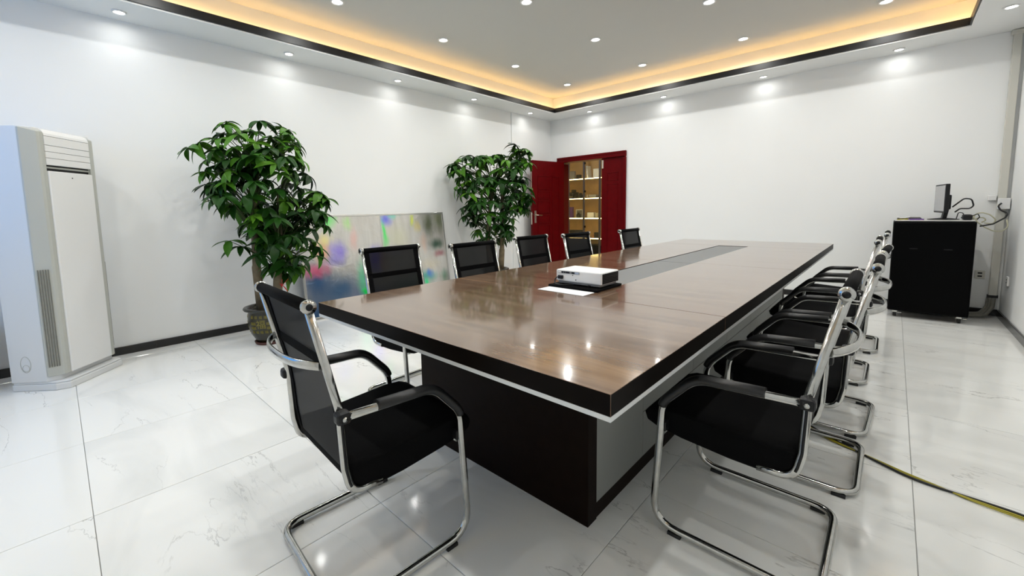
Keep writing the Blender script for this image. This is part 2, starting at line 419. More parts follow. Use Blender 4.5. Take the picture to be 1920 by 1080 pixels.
# ceiling: upper plane, soffit ring, cove, black trim
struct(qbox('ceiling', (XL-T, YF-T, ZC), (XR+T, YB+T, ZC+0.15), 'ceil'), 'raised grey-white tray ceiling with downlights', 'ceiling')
CV = 0.10
def ring(bm, o, i, z0, z1, mi=0):
    """rectangular ring between outer (x0,x1,y0,y1) and inner rect"""
    box2(bm, (o[0], o[2], z0), (i[0], o[3], z1), mi); box2(bm, (i[1], o[2], z0), (o[1], o[3], z1), mi)
    box2(bm, (i[0], o[2], z0), (i[1], i[2], z1), mi); box2(bm, (i[0], i[3], z0), (i[1], o[3], z1), mi)
RO = (XL, XR, YF, YB); RI = (TL, TR, TF, TB)
bm = B(); ring(bm, RO, RI, ZS, ZS+0.055)
struct(obj('ceiling', bm, 'soffit'), 'white dropped soffit ring around the tray ceiling', 'soffit')
bm = B(); ring(bm, RO, (TL-CV, TR+CV, TF-CV, TB+CV), ZS+0.055, ZC)
struct(obj('ceiling', bm, 'soffit'), 'upright cove face behind the soffit edge', 'cove')
tw = 0.012
names = iter(range(2, 20))
for nm, a, b in (('left', (TL-0.002, TF, ZS+0.014), (TL+tw, TB, ZS+0.082)), ('far', (TL+tw, TB-tw, ZS+0.014), (TR-tw, TB+0.002, ZS+0.082)),
             ('right', (TR-tw, TF, ZS+0.014), (TR+0.002, TB, ZS+0.082)), ('near', (TL+tw, TF-0.002, ZS+0.014), (TR-tw, TF+tw, ZS+0.082))):
    struct(qbox('trim_%d' % next(names), a, b, 'black_trim'), 'glossy black edging strip on the %s side of the ceiling tray' % nm, 'trim')
zz = ZS+0.055
for nm, a, b in (('left', (TL-0.055, TF, zz), (TL-0.045, TB, zz+0.008)), ('far', (TL, TB+0.045, zz), (TR, TB+0.055, zz+0.008)),
             ('right', (TR+0.045, TF, zz), (TR+0.055, TB, zz+0.008)), ('near', (TL, TF-0.055, zz), (TR, TF-0.045, zz+0.008))):
    tag(qbox('led_strip', a, b, 'led_cove'), 'warm cove light strip hidden behind the %s black ceiling edging' % nm, 'light strip', 'cove light strips')
# skirting
BH = 0.068
struct(qbox('baseboard_left', (XL, YF, 0), (XL+0.014, YB, BH), 'skirting', None, 0.002), 'black marble skirting along the left wall', 'baseboard')
struct(qbox('baseboard_back', (DX1, YB-0.014, 0), (XR, YB, BH), 'skirting', None, 0.002), 'black marble skirting along the far wall', 'baseboard')
struct(qbox('baseboard_right', (XR-0.014, YF, 0), (XR, YB-0.014, BH), 'skirting', None, 0.002), 'black marble skirting along the right wall', 'baseboard')

# ------------------------------------------------------------------ downlights
def lamp_data(name, watts, size, spread):
    l = bpy.data.lights.new(name, 'AREA'); l.shape = 'DISK'; l.size = size; l.energy = watts; l.spread = math.radians(spread); l.color = (0.985, 0.99, 0.965)
    return l
def make_downlight(r, watts, spread):
    root = thing('downlight', 'x', 'downlight')
    bm = B(); lathe(bm, [(r*0.80, 0.0), (r*0.84, -0.010), (r*1.05, -0.012), (r*1.14, -0.004), (r*1.14, 0.0)], 24); obj('bezel', bm, 'white_plastic', root)
    bm = B(); lathe(bm, [(0.0005, -0.006), (r*0.83, -0.006), (r*0.83, -0.001), (0.0005, -0.001)], 24); obj('lens', bm, 'lamp_lens', root)
    link('lamp_light', lamp_data('lamp_light', watts, r*1.5, spread), root, (0, 0, -0.014))
    return root
d0 = make_downlight(0.052, MAIN_W, 165)
s0 = make_downlight(0.042, SPOT_W, 175)
ordw = ['first', 'second', 'third', 'fourth', 'fifth', 'sixth', 'seventh']
first = True
for j, y in enumerate((5.56, 4.35, 3.13, 1.91, 0.69, -0.5)):
    for i, x in enumerate((-3.67, -2.50, -1.33, -0.155)):
        if j == 5 and i > 1: continue  # near-end pair is added out of view to brighten the left wall
        o = d0 if first else copy_tree(d0); first = False
        o.location = (x, y, ZC)
        tag(o, 'round downlight in the raised ceiling, %s row from the far wall, %s from the left' % (ordw[j], ordw[i]) if j < 5 else 'unseen round downlight added at the near end of the raised ceiling, %s from the left' % ordw[i], 'downlight', 'raised ceiling downlights')
first = True
sp = []
for k, y in enumerate((5.64, 4.34, 3.05, 1.77, 0.49)): sp.append((-4.45, y, 'small soffit spotlight over the left wall, %s from the far corner' % ordw[k]))
for k, x in enumerate((-3.727, -2.509, -1.267, -0.05)): sp.append((x, 6.30, 'small soffit spotlight over the far wall, %s from the left corner' % ordw[k]))
for k, y in enumerate((5.648, 4.37, 3.1, 1.82, 0.55)): sp.append((0.615, y, 'small soffit spotlight over the right wall, %s from the far corner' % ordw[k]))
for x, y, lab in sp:
    o = s0 if first else copy_tree(s0); first = False
    o.location = (x, y, ZS); tag(o, lab, 'spotlight', 'soffit spotlights')

# ------------------------------------------------------------------ conference table
ZT = 0.755
tX0, tX1, tY0, tY1 = -1.857, -0.418, 0.799, 5.398
tb = thing('conference_table', 'long brown wood conference table with dark edges and grey centre strip', 'table', ((tX0+tX1)/2, (tY0+tY1)/2, 0))
ox, oy = tb.location.x, tb.location.y
def tpart(name, a, b, m, bevel=0.0, parent=None, top=False):
    bm = B(); vs, fs = box2(bm, (a[0]-ox, a[1]-oy, a[2]), (b[0]-ox, b[1]-oy, b[2]))
    if top:
        bm.normal_update(); bmesh.ops.recalc_face_normals(bm, faces=bm.faces)
        for f in bm.faces: f.material_index = 0 if f.normal.z > 0.5 else 1
    return obj(name, bm, m, parent or tb, bevel, bseg=1)
TH = 0.052; g = 0.0015
ys = (1.652, 3.118, 4.655); iX0, iX1 = -1.262, -1.003
WM = ['walnut', 'dark_edge']
tpart('tabletop_panel', (tX0, tY0, ZT-TH), (tX1, ys[0]-g, ZT), WM, 0.001, top=True)
tpart('tabletop_panel', (tX0, ys[2]+g, ZT-TH), (tX1, tY1, ZT), WM, 0.001, top=True)
for y0, y1 in ((ys[0], ys[1]), (ys[1], ys[2])):
    tpart('tabletop_panel', (tX0, y0+g, ZT-TH), (iX0-g, y1-g, ZT), WM, 0.001, top=True)
    tpart('tabletop_panel', (iX1+g, y0+g, ZT-TH), (tX1, y1-g, ZT), WM, 0.001, top=True)
    tpart('cable_cover', (iX0+g, y0+3*g, ZT-0.02), (iX1-g, y1-3*g, ZT-0.004), 'inlay', 0.001)
tpart('cable_tray', (iX0-0.02, ys[0]-0.02, ZT-TH-0.008), (iX1+0.02, ys[2]+0.02, ZT-TH-0.001), 'gap')
bm = B()
e = 0.012
for a, b in (((tX0, tY0), (tX1, tY0+0.03)), ((tX0, tY1-0.03), (tX1, tY1)), ((tX0, tY0+0.03), (tX0+0.03, tY1-0.03)), ((tX1-0.03, tY0+0.03), (tX1, tY1-0.03))):
    box2(bm, (a[0]-ox, a[1]-oy, ZT-TH-e), (b[0]-ox, b[1]-oy, ZT-TH))
obj('edge_strip', bm, 'silver_strip', tb)
pX0, pX1, pY0, pY1 = -1.713, -0.739, 1.249, 4.95
zt = ZT-TH
tpart('end_panel', (pX0, pY0, 0), (pX1, pY0+0.062, zt), 'dark_panel', 0.001)
tpart('end_panel', (pX0, pY1-0.062, 0), (pX1, pY1, zt), 'dark_panel', 0.001)
cX0 = -1.43
tpart('plinth', (cX0+0.004, pY0+0.062, 0), (pX1-0.004, pY1-0.062, 0.06), 'dark_panel')
tpart('carcass', (cX0+0.022, pY0+0.062, 0.06), (pX1-0.022, pY1-0.062, zt), 'gap')
yy = pY0+0.064
bays = [(yy, 1.708)] + [(1.712+k*0.635, 1.708+(k+1)*0.635) for k in range(5)]
for sx, x0, x1 in ((1, pX1-0.022, pX1-0.002), (-1, cX0+0.002, cX0+0.022)):
    for k, (a, b) in enumerate(bays):
        b = min(b, pY1-0.064)
        if k == 0: tpart('cabinet_panel', (x0, a, 0.062), (x1, b, zt-0.002), 'silver_panel', 0.001)
        else:
            d = tpart('drawer_front', (x0, a, 0.268), (x1, b, zt-0.17), 'silver_panel', 0.001)
            tpart('drawer_front', (x0, a, zt-0.166), (x1, b, zt-0.002), 'silver_panel', 0.001)
            tpart('door_front', (x0, a, 0.062), (x1, b, 0.264), 'silver_panel', 0.001)

# ------------------------------------------------------------------ chairs
def sling(bm, prof, hw, sag=0.0, nx=6, bow=None):
    rows = []
    for (y, z) in prof:
        rows.append([bm.verts.new((-hw+2*hw*k/nx, y, z)) for k in range(nx+1)])
    for i in range(len(rows)-1):
        for k in range(nx):
            f = bm.faces.new((rows[i][k], rows[i][k+1], rows[i+1][k+1], rows[i+1][k])); f.smooth = True
def make_chair():
    root = thing('mesh_chair', 'x', 'chair')
    q = -0.25                                   # y = s + q  (s = distance forward from the rear crossbar)
    L = 0.243; zf = 0.020
    # sled frame: arm - leg - runner - crossbar - runner - leg - arm
    def side(sx): return [(sx*(L-0.006), 0.06+q, 0.592), (sx*L, 0.345+q, 0.584), (sx*L, 0.452+q, 0.470), (sx*L, 0.480+q, zf), (sx*L, 0.0+q, zf)]
    a, b = side(1), side(-1)
    pts = a+b[::-1]
    rad = [0, 0.10, 0.10, 0.085, 0.07, 0.07, 0.085, 0.10, 0.10, 0]
    bm = B(); tube(bm, fillet(pts, rad, 6), 0.0125, 10); obj('sled_frame', bm, 'chrome', root)
    fr = 0.212
    F = [(-0.018, 0.913), (0.052, 0.600), (0.053, 0.555), (0.058, 0.430), (0.075, 0.345), (0.17, 0.343)]
    for sx in (1, -1):
        p = fillet([(sx*fr, y+q, z) for y, z in F], [0, 0.05, 0.03, 0.1, 0.07, 0], 5)
        bm = B(); tube(bm, p, (0.0095, 0.012), 8); up_ = obj('back_upright', bm, 'chrome', root)
        pg = [v+Vector((sx*0.0072, 0, 0)) for v in p if 0.36 < v.z < 0.885]
        bm = B(); tube(bm, pg, (0.0040, 0.0045), 6); obj('groove_strip', bm, 'black_plastic', up_)
        # arm pad follows the arm tube
        ap = fillet(side(sx)[:4], [0, 0.10, 0.10, 0], 8)
        pad = [Vector((sx*L, 0.15+q, 0.598))]+[Vector(v)+Vector((0, 0.002, 0.006)) for v in ap if v.y > 0.2+q and v.z > 0.455 and v.y < 0.458+q]
        bm = B(); tube(bm, pad, (0.023, 0.0155), 10, up=(0, 0, 1)); obj('arm_pad', bm, 'arm_pad', root)
        bm = B(); box(bm, (sx*0.232, 0.050+q, 0.592), (0.040, 0.040, 0.036)); j = obj('arm_joint', bm, 'black_plastic', root, 0.010)
        bm = B(); lathe(bm, [(0.0005, 0.0), (0.007, 0.0), (0.008, 0.003), (0.0005, 0.004)], 10, (sx*0.2515 if sx > 0 else sx*0.2555, 0.050+q, 0.592), axis='x'); obj('bolt', bm, 'chrome', j)
        bm = B(); box(bm, (sx*0.226, 0.455+q, 0.385), (0.030, 0.030, 0.035)); obj('seat_bracket', bm, 'black_plastic', root, 0.004)
        for s in (0.05, 0.40):
            bm = B(); box(bm, (sx*L, s+q, 0.006), (0.026, 0.045, 0.012)); obj('foot_pad', bm, 'black_rubber', root, 0.002)
        bm = B(); lathe(bm, [(0.0005, 0.0), (0.0165, 0.0), (0.0195, 0.004), (0.0195, 0.020), (0.0005, 0.020)], 16, (sx*0.208 if sx > 0 else sx*0.228, -0.018+q, 0.913), axis='x')
        cp = obj('end_cap', bm, 'chrome', root)
        bm = B(); lathe(bm, [(0.0005, 0.0), (0.010, 0.0), (0.009, 0.003), (0.0005, 0.003)], 12, (sx*0.2265 if sx > 0 else sx*0.2295, -0.018+q, 0.913), axis='x'); obj('cap_plug', bm, 'black_plastic', cp)
    bm = B(); tube(bm, [(-0.208, -0.018+q, 0.913), (0.208, -0.018+q, 0.913)], 0.0165, 14); obj('top_rail', bm, 'black_fabric', root)
    # back sling with opaque hems
    prof = [(-0.016, 0.903), (0.013, 0.770), (0.043, 0.635), (0.051, 0.565), (0.056, 0.48), (0.068, 0.40)]
    bm = B(); sling(bm, [(y+q+0.004, z) for y, z in prof], 0.206); bk = obj('back_panel', bm, 'chair_mesh', root)
    for sx in (1, -1):
        bm = B()
        for off in (0.001, 0.008):
            rows = [[bm.verts.new((sx*0.206, y+q+off, z)), bm.verts.new((sx*0.172, y+q+off, z))] for y, z in prof]
            for i in range(len(rows)-1): bm.faces.new((rows[i][0], rows[i][1], rows[i+1][1], rows[i+1][0]))
        obj('side_hem', bm, 'black_fabric', bk)
    bm = B(); box(bm, (0, 0.021+q, 0.752), (0.40, 0.006, 0.032)); obj('back_band', bm, 'black_fabric', bk)
    # stretcher bowed behind the back
    st = []
    for k in range(13):
        t = k/12*2-1; st.append((t*0.205, 0.008+q-0.052*(1-abs(t)**2.6), 0.742))
    bm = B(); tube(bm, st, (0.007, 0.014), 8); obj('stretcher', bm, 'chrome', root)
    # seat cushion
    P = [(0.070, 0.43), (0.10, 0.432), (0.2, 0.428), (0.32, 0.436), (0.42, 0.442), (0.48, 0.438), (0.515, 0.424), (0.530, 0.402), (0.522, 0.378), (0.49, 0.362), (0.40, 0.345), (0.25, 0.332), (0.16, 0.330), (0.105, 0.342), (0.074, 0.375)]
    bm = B(); hw = 0.216
    xs = [-hw, -hw+0.012, -0.1, 0.0, 0.1, hw-0.012, hw]
    rings = []
    cy, cz = 0.30, 0.39
    for i, x in enumerate(xs):
        k = 0.96 if i in (0, 6) else 1.0
        rings.append([bm.verts.new((x, cy+(y-cy)*k+q, cz+(z-cz)*(0.80 if i in (0, 6) else 1.0))) for y, z in P])
    n = len(P)
    for i in range(6):
        for k in range(n):
            f = bm.faces.new((rings[i][k], rings[i][(k+1) % n], rings[i+1][(k+1) % n], rings[i+1][k])); f.smooth = True
    bm.faces.new(rings[0]); bm.faces.new(rings[-1][::-1])
    obj('seat', bm, 'black_fabric', root)
    bm = B(); tube(bm, [(-0.225, 0.455+q, 0.362), (0.225, 0.455+q, 0.362)], 0.009, 8); obj('cross_tube', bm, 'chrome', root)
    return root
c0 = make_chair()
CH = [  # x, y, rotation (chair faces +y at 0), label
    (-1.292, 0.720, -0.055, 'black mesh chrome-framed chair at the near short end of the table'),
    (-0.346, 1.668, math.pi/2, 'nearest black mesh cantilever chair on the right side of the table'),
    (-0.298, 2.310, math.pi/2, 'second nearest black mesh cantilever chair on the right side of the table'),
    (-0.285, 2.900, math.pi/2-0.04, 'middle black mesh cantilever chair on the right side of the table'),
    (-0.325, 3.690, math.pi/2, 'second farthest black mesh cantilever chair on the right side of the table'),
    (-0.292, 4.500, math.pi/2, 'farthest black mesh cantilever chair on the right side, near the black rack cabinet'),
    (-2.140, 1.545, -math.pi/2, 'black mesh chair on the left side, in front of the iridescent board'),
    (-1.915, 2.092, -math.pi/2, 'black mesh chair on the left side, in front of the leafy plant by the door'),
    (-1.995, 2.865, -math.pi/2, 'black mesh chair on the left side, in front of the open red door leaf'),
    (-1.885, 3.410, -math.pi/2, 'black mesh chair on the left side, in front of the lit display shelves'),
    (-1.770, 4.270, -math.pi/2, 'farthest black mesh chair on the left side of the table, before the white wall'),
]
for k, (x, y, r, lab) in enumerate(CH):
    o = c0 if k == 0 else copy_tree(c0)
    o.location = (x, y, 0); o.rotation_euler = (0, 0, r)
    tag(o, lab, 'chair', 'mesh chairs around the conference table')

# ------------------------------------------------------------------ projector, pad and sheet on the table
pr = thing('projector', 'slim white projector with black side grille standing on the table', 'projector', (-1.125, 1.885, ZT), 0.0)
pw, pd, ph, pz = 0.262, 0.175, 0.060, 0.028
bm = B(); box(bm, (0, 0, pz+ph/2), (pw, pd, ph)); obj('body', bm, 'white_plastic', pr, 0.006)
bm = B(); box(bm, (0, 0, pz-0.005), (pw-0.02, pd-0.014, 0.012)); obj('base', bm, 'grey_box', pr, 0.003)
bm = B(); box(bm, (pw/2, 0, pz+ph/2-0.001), (0.004, pd-0.014, ph-0.010)); gr = obj('side_grille', bm, 'black_plastic', pr, 0.0015)
for k in range(6):
    bm = B(); box(bm, (pw/2+0.002, 0, pz+0.010+k*0.008), (0.002, pd-0.03, 0.003)); obj('grille_slat', bm, 'rack_black', gr)
bm = B(); box(bm, (-0.055, -pd/2, pz+ph-0.012), (0.128, 0.003, 0.012)); pp = obj('port_panel', bm, 'grey_box', pr)
for k, (x, w, m) in enumerate(((-0.108, 0.016, 'white_plastic'), (-0.090, 0.008, 'black_plastic'), (-0.078, 0.008, 'black_plastic'), (-0.060, 0.022, 'black_plastic'), (-0.028, 0.014, 'black_plastic'), (-0.004, 0.022, 'frame_alu'))):
    bm = B(); box(bm, (x, -pd/2-0.002, pz+ph-0.012), (w, 0.003, 0.008)); obj('port', bm, m, pp)
bm = B(); box(bm, (-0.100, -pd/2-0.006, pz+0.022), (0.026, 0.016, 0.018)); obj('power_plug', bm, 'black_plastic', pr, 0.002)
for x, z in ((-0.03, pz+0.036), (-0.012, pz+0.014)):
    bm = B(); lathe(bm, [(0.0003, 0.0), (0.0025, 0.0), (0.0025, 0.002), (0.0003, 0.002)], 8, (x, -pd/2-0.002, z), axis='y'); obj('screw', bm, 'black_plastic', pr)
for x, y in ((0.06, -0.075), (0.10, 0.06), (-0.10, 0.06), (-0.10, -0.06)):
    bm = B(); lathe(bm, [(0.010, 0.012), (0.010, 0.022)], 12, (x, y, 0)); obj('foot', bm, 'black_plastic', pr)
lens = B(); lathe(lens, [(0.0005, 0.0), (0.018, 0.0), (0.022, 0.006), (0.022, 0.012), (0.0005, 0.012)], 18, (-0.06, pd/2-0.004, pz+ph/2), axis='y'); obj('lens', lens, 'black_plastic', pr)
bm = B(); tube(bm, fillet([(-1.225, 1.790, ZT+0.050), (-1.245, 1.782, ZT+0.050), (-1.250, 1.772, ZT+0.028), (-1.235, 1.760, ZT+0.018), (-1.20, 1.765, ZT+0.0155), (-1.15, 1.80, ZT+0.0155)], 0.02, 4), 0.0032, 6)
bm.transform(Matrix.Translation((1.125, -1.885, -ZT))); obj('cord', bm, 'cable_black', pr)
bm = B(); box(bm, (0, 0, 0.006), (0.285, 0.25, 0.012)); tag(obj('black_folder', bm, 'black_fabric', None, 0.003, (-1.135, 1.880, ZT)), 'flat black folder lying under the white projector', 'folder')
bm = B(); box(bm, (0, 0, 0.0008), (0.265, 0.098, 0.0012)); tag(obj('paper_sheet', bm, 'paper', None, 0, (-1.137, 1.702, ZT), rotz=-0.02), 'white paper sheet lying on the table before the projector', 'paper')

# ------------------------------------------------------------------ floor-standing air conditioner
th = math.radians(47.5)
ac = thing('air_conditioner', 'tall white floor-standing air conditioner in the left corner', 'air conditioner', (-4.18, 0.11, 0), th-math.pi/2)
# local: x to the right when looking at its front from outside is -u ; front is +y
def ax(u, n): return (-u, n)
sec = [(.19, 0), (-.19, 0), (-.25, -.08), (-.25, -.31), (.25, -.31), (.25, -.08)]
bm = B(); prism(bm, [ax(u, n) for u, n in sec], 0.0, 0.085)
poly = [(.215, .035), (-.215, .035), (-.25, -.03), (-.25, -.31), (.25, -.31), (.25, -.03)]
bm.free(); bm = B(); prism(bm, [ax(u, n) for u, n in poly], 0.0, 0.045); prism(bm, [ax(u*0.985, n*0.97-0.004) for u, n in poly], 0.045, 0.060)
obj('base', bm, 'ac_side', ac, 0.006)
bm = B(); prism(bm, [ax(u, n) for u, n in ((.205, -.03), (-.205, -.03), (-.25, -.085), (-.25, -.31), (.25, -.31), (.25, -.085))], 0.060, 1.752); obj('side_body', bm, 'ac_side', ac, 0.004)
# beige-grey shoulder pieces (chamfer with intake slots)
for s in (-1, 1):
    bm = B(); prism(bm, [ax(u*s, n) for u, n in ((.252, -.082), (.255, -.07), (.206, -.006), (.19, 0.0), (.165, 0.0), (.165, -.05), (.205, -.05))], 0.095, 1.745)
    for v in bm.verts:   # rounded top front
        if v.co.z > 1.7 and v.co.y > -0.04: v.co.z -= 0.02
    sh = obj('shoulder_panel', bm, 'ac_grey', ac, 0.004)
    d = Vector((.206-.255, -.006+.07)).normalized()
    nrm = (Vector((d.y, -d.x)) if True else 0)
    for k in range(5):
        t = 0.16+0.15*k
        pu, pn = .255+(.206-.255)*t, -.07+(.064)*t
        bm = B(); x, y = ax(pu*s, pn)
        ang = math.atan2(ax(d.x*s, d.y)[1], ax(d.x*s, d.y)[0])
        R = Matrix.Rotation(ang, 3, 'Z')
        box(bm, (x, y, 0.49), (0.0055, 0.012, 0.66), 0, R); obj('intake_slot', bm, 'hose_grey', sh, 0.001)
bm = B(); box(bm, (0, -0.010, 0.785), (0.330, 0.036, 1.375)); obj('front_panel', bm, 'ac_white', ac, 0.006)
bm = B(); box(bm, (0, -0.030, 1.492), (0.330, 0.02, 0.040)); obj('outlet_slot', bm, 'gap', ac)
bm = B(); box(bm, (0, -0.022, 1.500), (0.325, 0.022, 0.010), 0, Matrix.Rotation(-0.5, 3, 'X')); obj('air_flap', bm, 'ac_grey', ac)
for k, (z0, z1) in enumerate(((1.512, 1.556), (1.558, 1.598), (1.600, 1.640), (1.642, 1.700))):
    bm = B(); box(bm, (0, -0.012, (z0+z1)/2), (0.330, 0.030, z1-z0)); obj('louver', bm, 'ac_white', ac, 0.003)
bm = B(); pf = [(-0.06, 1.748), (-0.03, 1.746), (-0.012, 1.737), (0.0, 1.718), (0.003, 1.702), (-0.06, 1.702)]
lo = [bm.verts.new((-.165, y, z)) for y, z in pf]; hi = [bm.verts.new((.165, y, z)) for y, z in pf]
bm.faces.new(lo); bm.faces.new(hi[::-1])
for i in range(len(pf)): bm.faces.new((lo[i], lo[(i+1) % 6], hi[(i+1) % 6], hi[i]))
obj('top_cap', bm, 'ac_white', ac)
bm = B(); box(bm, (0, 0.0085, 1.435), (0.007, 0.002, 0.007)); obj('indicator', bm, 'gap', ac)
# round service cover low on the near side
bm = B()
sxn = ax(-.25, 0)[0]
ringp = [(sxn+0.001, -.205+0.032*math.cos(a*math.pi/12), 0.185+0.055*math.sin(a*math.pi/12)) for a in range(24)]
tube(bm, ringp, 0.0015, 5, closed=True); obj('service_cover', bm, 'ac_grey', ac)
bm = B(); ringp = [(sxn+0.001, -.205+0.022*math.cos(a*math.pi/10), 0.160+0.022*math.sin(a*math.pi/10)) for a in range(20)]
tube(bm, ringp, 0.0012, 5, closed=True); obj('drain_port', bm, 'ac_grey', ac)

# dark case beside the air conditioner, at the left picture edge
cs = thing('storage_case', 'black case on the floor behind the air conditioner, at the left edge', 'case', (-4.42, -0.56, 0))
bm = B(); box(bm, (0, 0, 0.20), (0.36, 0.30, 0.40)); obj('body', bm, 'black_plastic', cs, 0.01)
bm = B(); box(bm, (0, 0, 0.425), (0.38, 0.32, 0.045)); obj('lid', bm, 'black_plastic', cs, 0.01)
bm = B(); tube(bm, fillet([(-0.08, 0, 0.447), (-0.08, 0, 0.475), (0.08, 0, 0.475), (0.08, 0, 0.447)], 0.02, 3), 0.007, 6); obj('handle', bm, 'black_rubber', cs)

# ------------------------------------------------------------------ iridescent board leaning on the left wall
bl = thing('display_board', 'large leaning board covered in iridescent silver foil', 'board', (-4.475, 1.800, 0))
lean = LEAN
# local frame: x along the wall (+Y world), y up the board
Rm = Matrix(((0, -math.sin(lean), math.cos(lean)), (1, 0, 0), (0, math.cos(lean), math.sin(lean)))).to_4x4()
bl.matrix_world = Matrix.Translation((-4.475, 1.800, 0.004)) @ Rm
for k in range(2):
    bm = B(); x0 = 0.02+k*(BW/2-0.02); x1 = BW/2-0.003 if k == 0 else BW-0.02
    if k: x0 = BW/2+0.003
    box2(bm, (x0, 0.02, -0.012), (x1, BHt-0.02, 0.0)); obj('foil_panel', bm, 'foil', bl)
for a, b in (((0, 0), (0.024, BHt)), ((BW-0.024, 0), (BW, BHt)), ((0.024, 0), (BW-0.024, 0.024)), ((0.024, BHt-0.024), (BW-0.024, BHt))):
    bm = B(); box2(bm, (a[0], a[1], -0.020), (b[0], b[1], 0.006)); obj('frame_bar', bm, 'frame_alu', bl, 0.003)
bm = B(); box2(bm, (BW/2-0.003, 0.024, -0.012), (BW/2+0.003, BHt-0.024, 0.002)); obj('centre_joint', bm, 'frame_alu', bl)

# ------------------------------------------------------------------ potted money trees
def leaf_mesh(seed, mname, nl):
    rnd = random.Random(seed); bm = B()
    for k in range(nl):
        az = 2*math.pi*k/nl+rnd.uniform(-.25, .25); L = rnd.uniform(0.125, 0.20); Wd = L*rnd.uniform(0.17, 0.215)
        el = rnd.uniform(-0.45, 0.2); droop = rnd.uniform(0.35, 1.15)
        n = 6; rows = []; p = Vector((0, 0, 0)); d = Vector((math.cos(az), math.sin(az), 0)); side = Vector((-d.y, d.x, 0))
        for i in range(n+1):
            t = i/n
            w = Wd*max(0.0, math.sin(math.pi*min(1, (t*0.97+0.03))**0.80))**0.9
            if i == n: w = 0.0006
            a = el-droop*t**0.8
            dirv = d*math.cos(a)+Vector((0, 0, math.sin(a)))
            if i: p = p+dirv*(L/n)
            up = -d*math.sin(a)+Vector((0, 0, math.cos(a)))
            lift = up*(w*0.28)
            rows.append((bm.verts.new(p+side*w+lift), bm.verts.new(p), bm.verts.new(p-side*w+lift)))
        for i in range(n):
            for c in (0, 1):
                f = bm.faces.new((rows[i][c], rows[i][c+1], rows[i+1][c+1], rows[i+1][c])); f.smooth = True
    me = bpy.data.meshes.new('leaf'); bm.to_mesh(me); bm.free(); me.materials.append(MATS[mname]); return me
LD = [leaf_mesh(10+i, 'leaf_dark', 5+i % 3) for i in range(6)]
LL = [leaf_mesh(30+i, 'leaf_light', 5+i % 2) for i in range(4)]
def inside(poly, x, y):
    r = False; j = len(poly)-1
    for i in range(len(poly)):
        xi, yi = poly[i]; xj, yj = poly[j]
        if (yi > y) != (yj > y) and x < (xj-xi)*(y-yi)/(yj-yi)+xi: r = not r
        j = i
    return r
def text_mesh(ch, size):
    cu = bpy.data.curves.new('glyph', 'FONT'); cu.body = ch; cu.size = size; cu.align_x = 'CENTER'; cu.align_y = 'CENTER'; cu.resolution_u = 2; cu.extrude = 0.0006
    to = bpy.data.objects.new('glyph_tmp', cu); C.objects.link(to)
    dg = bpy.context.evaluated_depsgraph_get(); dg.update()
    me = bpy.data.meshes.new_from_object(to.evaluated_get(dg)); bpy.data.objects.remove(to); return me
def pot_radius(z):
    pr_ = [(0.0, 0.115), (0.03, 0.125), (0.08, 0.150), (0.15, 0.168), (0.22, 0.172), (0.27, 0.165), (0.285, 0.162), (0.29, 0.2)]
    for (a, ra), (b, rb) in zip(pr_, pr_[1:]):
        if a <= z <= b: return ra+(rb-ra)*(z-a)/(b-a)
    return 0.165
